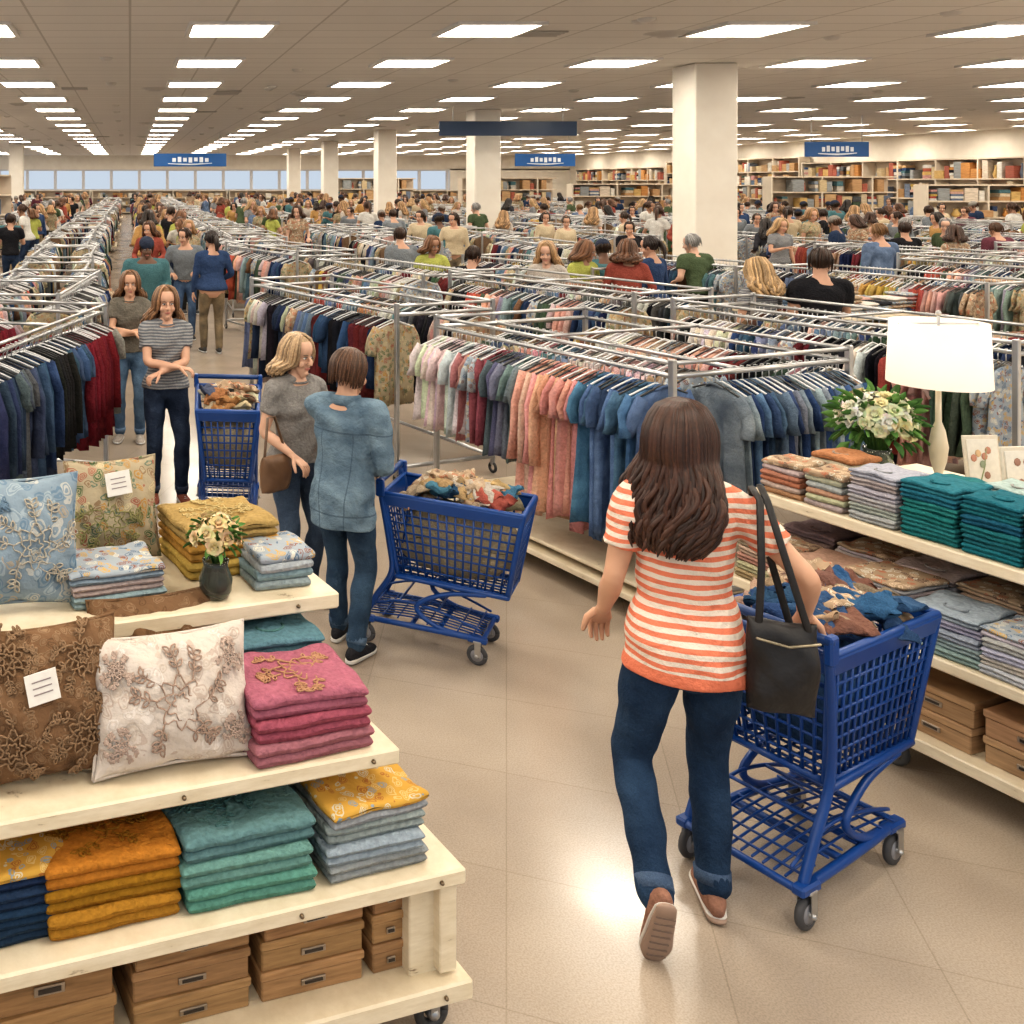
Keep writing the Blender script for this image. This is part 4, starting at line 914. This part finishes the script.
a = Acc(); vase(a, (0, 0, 0), .075, .17, (.55, .6, .55)); bouquet(a, (0, 0, .30), .16, 46, 9, [(.78, .74, .60), (.76, .68, .40), (.68, .70, .46), (.80, .78, .70)], .038)
p = RP(1.04, .80); a.obj('flower_vase', (p[0], p[1], ZT+.001))
def cardstand(t, s, w, h, rot):
    a = Acc(); a.X = np.array(RX(-.12)); box(a, (0, 0, h/2), (w, .012, h), 'paper', (.66, .60, .50), bev=.003); box(a, (0, -.008, h/2), (w*.86, .004, h*.88), 'paper', (.72, .69, .62), bev=.001)
    r = random.Random(int(t*100))
    for k in range(6): ell(a, (r.uniform(-.3, .3)*w, -.011, h*r.uniform(.25, .8)), (w*.09, .002, h*.06), 'paper', r.choice([(.5, .25, .18), (.3, .35, .25), (.6, .42, .25), (.35, .2, .15)]), None, 8, 5)
    tube(a, [(-w*.2, -.011, h*.2), (0, -.011, h*.5), (w*.1, -.011, h*.8)], .003, 'paper', (.3, .35, .2), 4)
    for k in range(3): box(a, (0, -.011, h*(.12+.05*k)), (w*.5, .002, .004), 'paper', (.25, .2, .15), bev=.0005)
    box(a, (0, .05, .004), (w*.6, .1, .008), 'paper', (.7, .65, .55)); a.X = None
    p = RP(t, s); a.obj('greeting_card_display', (p[0], p[1], ZT+.004), rot)
cardstand(.68, .98, .17, .29, .05); cardstand(.47, .88, .19, .30, .1); cardstand(.20, .80, .19, .28, .1)

# ------------------------------------------------------------------ shopping carts
BLUE = (.006, .058, .25)
def cartmesh():
    a = Acc()
    top = [(-.2, -.225, .90), (.57, -.20, .885), (.57, .20, .885), (-.2, .225, .90)]; bot = [(-.13, -.175, .43), (.48, -.15, .41), (.48, .15, .41), (-.13, .175, .43)]
    top = np.array(top); bot = np.array(bot)
    for k in range(4):
        b0, b1, t0, t1 = bot[k], bot[(k+1) % 4], top[k], top[(k+1) % 4]
        nv2 = 15 if k % 2 == 0 else 9
        def S(u, v): return (b0*(1-u)+b1*u)*(1-v)+(t0*(1-u)+t1*u)*v
        for i in range(nv2+1): tube(a, [S(i/nv2, 0), S(i/nv2, .9)], .0062 if i not in (0, nv2) else .013, 'plastic', BLUE, 6, cap='f')
        for j, v in enumerate((0, .11, .22, .33, .44, .55, .66, .77, .87)): tube(a, [S(0, v), S(1, v)], .0058 if j else .014, 'plastic', BLUE, 6, cap='f')
        out_ = nrm(np.cross(t1-t0, (0, 0, 1)))
        Vb = []
        for v, o in ((.86, .004), (.87, .012), (.99, .016), (1.02, .010), (1.0, -.006), (.86, -.006)):
            for u in (0, 1): Vb.append(S(u, v)+out_*o)
        f = [[2*i, 2*i+1, 2*((i+1) % 6)+1, 2*((i+1) % 6)] for i in range(6)]
        a.add(np.array(Vb), f, 'plastic', BLUE, False)
        tube(a, [S(0, 1.01), S(1, 1.01)], .014, 'plastic', BLUE, 8)
        tube(a, [S(0, .0), S(0, 1.)], .016, 'plastic', BLUE, 8)
    for i in range(13):
        u = i/12; tube(a, [bot[0]*(1-u)+bot[1]*u, bot[3]*(1-u)+bot[2]*u], .0055, 'plastic', BLUE, 5, cap='f')
    for i in range(8):
        u = i/7; tube(a, [bot[0]*(1-u)+bot[3]*u, bot[1]*(1-u)+bot[2]*u], .0055, 'plastic', BLUE, 5, cap='f')
    for i in range(7): 
        y = -.17+i*.34/6; tube(a, [(-.10, y, .62), (-.06, y, .86)], .006, 'plastic', BLUE, 5, cap='f')
    for z in (.62, .74, .86): tube(a, [(-.10+(z-.62)*.17, -.18, z), (-.10+(z-.62)*.17, .18, z)], .007, 'plastic', BLUE, 6, cap='f')
    tube(a, [(-.225, -.235, .965), (-.225, .235, .965)], .018, 'plastic', (.010, .05, .18), 12)
    for s in (-1, 1):
        box(a, (-.215, s*.235, .935), (.05, .03, .10), 'plastic', BLUE, bev=.01)
        stube(a, [(-.22, s*.23, .93, .016), (-.17, s*.215, .62, .016), (-.16, s*.20, .44, .017), (-.25, s*.20, .28, .018), (-.32, s*.20, .15, .018)], 5, mat='plastic', col=BLUE, seg=8)
        stube(a, [(.36, s*.165, .40, .014), (.14, s*.17, .36, .014), (-.02, s*.18, .26, .015), (.10, s*.18, .17, .015), (.30, s*.17, .15, .016)], 5, mat='plastic', col=BLUE, seg=8)
        tube(a, [(-.13, s*.19, .42), (.48, s*.155, .405)], .015, 'plastic', BLUE, 8)
        stube(a, [(-.34, s*.205, .145, .017), (-.1, s*.20, .150, .017), (.15, s*.185, .15, .017), (.34, s*.165, .145, .017)], 3, mat='plastic', col=BLUE, seg=8)
        box(a, (-.31, s*.205, .145), (.11, .045, .035), 'plastic', BLUE, bev=.012); box(a, (.32, s*.168, .145), (.11, .045, .035), 'plastic', BLUE, bev=.012)
    for x, w in ((-.35, .20), (.35, .165), (-.05, .19), (.1, .18)): tube(a, [(x, -w, .145), (x, w, .145)], .014, 'plastic', BLUE, 8)
    for i in range(9): y = -.15+i*.3/8; stube(a, [(-.33, y, .155, .005), (0, y, .185, .005), (.33, y*.9, .155, .005)], 3, mat='plastic', col=BLUE, seg=5)
    for i in range(8): x = -.30+i*.6/7; tube(a, [(x, -.18, .172), (x, .18, .172)], .005, 'plastic', BLUE, 5)
    for s in (-1, 1): stube(a, [(-.33, s*.17, .20, .007), (-.12, s*.17, .27, .007), (.1, s*.165, .255, .007), (.33, s*.15, .19, .007)], 4, mat='plastic', col=BLUE, seg=6)
    tube(a, [(-.12, -.17, .27), (-.12, .17, .27)], .007, 'plastic', BLUE, 6); tube(a, [(.1, -.165, .255), (.1, .165, .255)], .007, 'plastic', BLUE, 6)
    for x, y in ((-.31, -.205), (-.31, .205), (.32, -.17), (.32, .17)):
        aa = np.linspace(0, 2*pi, 25)
        tube(a, [(x+math.cos(t)*.042, y, .058+math.sin(t)*.042) for t in aa], [(.016, .014)]*25, 'rubber', (.07, .07, .075), 8, cap='f')
        V = []; 
        for yy, r in ((-.013, 0), (-.013, .034), (.013, .034), (.013, 0)):
            for t in aa[:-1]: V.append((x+math.cos(t)*r, y+yy, .058+math.sin(t)*r))
        a.add(np.array(V), gridf(4, 24, True), 'paint', (.28, .28, .3), True)
        tube(a, [(x, y-.024, .058), (x, y+.024, .058)], .011, 'chrome', (.5,)*3, 10)
        for e in (-1, 1): box(a, (x+.006, y+e*.023, .095), (.034, .005, .085), 'chrome', (.45,)*3)
        box(a, (x+.004, y, .135), (.045, .05, .012), 'chrome', (.45,)*3); 
    return a.mesh('shopping_cart')
CM = cartmesh()
def heap(seed, n=34, cols=None, up=.0, big=1.):
    a = Acc(); r = random.Random(seed)
    slab(a, TR(.18, 0, .64) , .60, .33, .38, 'fabric', cols[0], 5, .02, 1.2, 24, 20)
    for i in range(n):
        x = r.uniform(-.06, .44); y = r.uniform(-.12, .12); z = .82+up*(.4+.6*i/n)+.08*(1-((x-.2)/.35)**2)+r.uniform(-.03, .03)
        M = TR(x, y, z) @ RZ(r.uniform(0, 6.3)) @ RX(r.uniform(-.5, .5)) @ RY(r.uniform(-.4, .4))
        slab(a, M, r.uniform(.14, .24)*big, r.uniform(.10, .18)*big, r.uniform(.04, .07), r.choice(['fabric', 'fabric', 'denim', 'print_beige', 'knit']), vary(r.choice(cols), .2), 3, .018, r.random()*30, 20, 18, 0, .5, 45)
    return a
def cart(C, s, seed, cols, up=0., n=34, big=1.):
    o = place(CM, 'shopping_cart', (C[0], C[1], 0), C[2], s)
    h = heap(seed, n=n, cols=cols, up=up, big=big).obj('clothes_pile'); h.parent = o
cart(CART1, S1, 1, [(.04, .09, .18), (.03, .07, .16), (.2, .1, .08), (.3, .22, .16), (.04, .11, .22), (.035, .08, .17)], .06, 42, 1.15)
cart(CART2, S2, 2, [(.42, .35, .24), (.04, .09, .18), (.36, .1, .08), (.42, .3, .16), (.07, .17, .25), (.45, .42, .35)], .05)
cart((.70, 7.15, math.radians(-96)), 1.0, 3, [(.42, .35, .24), (.08, .1, .15), (.36, .18, .08), (.42, .4, .33), (.03, .03, .03)], .05)

a = Acc()
slab(a, RX(pi/2), .195, .29, .11, 'leather', (.012, .011, .012), 3.4, .010, 3, 26, 24, .04, .5, 18)
tube(a, [(-.07, -.02, .11), (-.055, .0, .30), (-.05, .03, .50), (-.055, .09, .525), (-.04, .13, .48), (.04, .05, .11)], [(.011, .004)]*6, 'leather', (.015, .013, .013), 8, ref=(1, 0, 0))
tube(a, [(.07, -.02, .11), (.02, .0, .30), (-.03, .03, .50), (-.03, .09, .53)], [(.011, .004)]*4, 'leather', (.015, .013, .013), 8, ref=(1, 0, 0))
tube(a, [(-.085, -.055, .10), (0, -.062, .085), (.085, -.055, .10)], .004, 'chrome', (.4, .35, .25), 6)
a.obj('handbag', (2.02, 3.10, .90), -.25)
a = Acc(); slab(a, RX(pi/2), .20, .20, .09, 'leather', (.16, .09, .05), 4, .006, 3, 18, 16); tube(a, [(-.08, 0, .09), (-.03, .03, .3), (.02, .03, .3), (.08, 0, .09)], .008, 'leather', (.12, .07, .04), 8); a.obj('handbag', (.80, 5.50, .80), .6)

def dtable(seed):
    r = random.Random(seed); a = Acc()
    for z, w in ((.25, 1.5), (.62, 1.4), (.95, 1.1)): box(a, (0, 0, z), (2.2, w, .04), 'creamwood', (1,)*3)
    for x in (-1., 1.):
        for y in (-.5, .5): box(a, (x, y, .48), (.06, .06, .94), 'creamwood', (1,)*3)
    for z, ys in ((.27, (-.55, .55)), (.64, (-.5, .5)), (.97, (-.35, 0, .35))):
        for y in ys:
            x = -.95
            while x < .95:
                w = r.uniform(.2, .3)
                for q in range(r.randint(3, 6)):
                    slab(a, TR(x+w/2, y, z+.03+q*.04) @ RZ(r.uniform(-.1, .1)), w*.92, .27, .045, r.choice(['fabric', 'fabric', 'print_beige', 'print_greyfl']), r.choice(PAL[3:]), 8, .004, r.random()*9, 8, 8)
                x += w
    return a.mesh('display_table')
DT = [dtable(1), dtable(2), dtable(3)]
TB = [(8.1, 11.3, .36), (7.6, 8.0, .36), (10.9, 11.9, .36), (10.1, 9.3, .3), (12.6, 14.4, .3)]+TABS
for k, (x, y, r) in enumerate(TB): place(DT[k % 3], 'display_table', (x, y, 0), r)

# ------------------------------------------------------------------ other shoppers
shopper(12, 5.95, 9.45, 10, .98); shopper(0, 6.42, 9.3, -8, 1.04)
for q in [(3, 1.15, 14.0, 5), (5, .85, 15.4, 178), (1, .35, 17.5, 170), (7, .2, 12.6, 185), (8, 1.0, 20, 0), (11, .4, 23, 180), (6, .9, 27, 10), (13, .5, 31, 0), (2, 1.0, 35, 180), (0, .4, 40, 10)]: shopper(*q)
for k, (px, y, h) in enumerate([(405, 15, 20), (432, 14, 160), (472, 12.3, -30), (548, 12, 150), (580, 12.5, 200), (606, 13, 0), (628, 12.2, -20), (652, 12.5, 30), (700, 13.5, 10), (905, 17, 0), (958, 16, 0), (840, 19, 40), (880, 15, 10), (1000, 18, 0), (770, 20, 0)]):
    shopper((5, 4, 0, 2, 4, 7, 1, 3, 14, 0, 10, 16, 9, 13, 11)[k], (px-130)*y/1000, y, h, rnd.uniform(.94, 1.04))
xs = list(np.arange(2.3, 30, 2.75)+1.38)+[-2.55, -5.2, .4, 1.0]
n = 0; taken = []
while n < 330:
    x = rnd.choice(xs); y = rnd.uniform(17.5, 60)
    if x > .92*y or x < -.14*y: continue
    if any(abs(x-q[0]) < 1.0 and abs(y-q[1]) < 1. for q in COLS) or nearsh(x, y): continue
    x += rnd.uniform(-.12, .12)
    if any(abs(x-q[0]) < .5 and abs(y-q[1]) < .5 for q in taken): continue
    taken.append((x, y)); n += 1
    shopper(rnd.randrange(NV), x, y, rnd.choice([0, 180, 90, 30, -40, 200])+rnd.uniform(-20, 20), rnd.uniform(.97, 1.1))

# ------------------------------------------------------------------ world + camera
w = bpy.data.worlds.new('World'); SC.world = w; w.use_nodes = True
bg = w.node_tree.nodes['Background']; bg.inputs[0].default_value = (.76, .87, 1., 1); bg.inputs[1].default_value = .68
cam = bpy.data.cameras.new('camera'); co = bpy.data.objects.new('camera', cam); COLL.objects.link(co)
co.location = (0, 0, 2.4); co.rotation_euler = (pi/2, 0, 0)
cam.sensor_width = 36; cam.lens = 36*1000/1024; cam.shift_x = (512-130)/1024; cam.shift_y = -(512-182)/1024
cam.clip_end = 300
SC.camera = co
SC.view_settings.view_transform = 'Standard'
for lk in ('Medium High Contrast', 'Standard - Medium High Contrast'):
    try: SC.view_settings.look = lk; print('look', lk); break
    except Exception as e: pass
print('objects', len(bpy.data.objects))
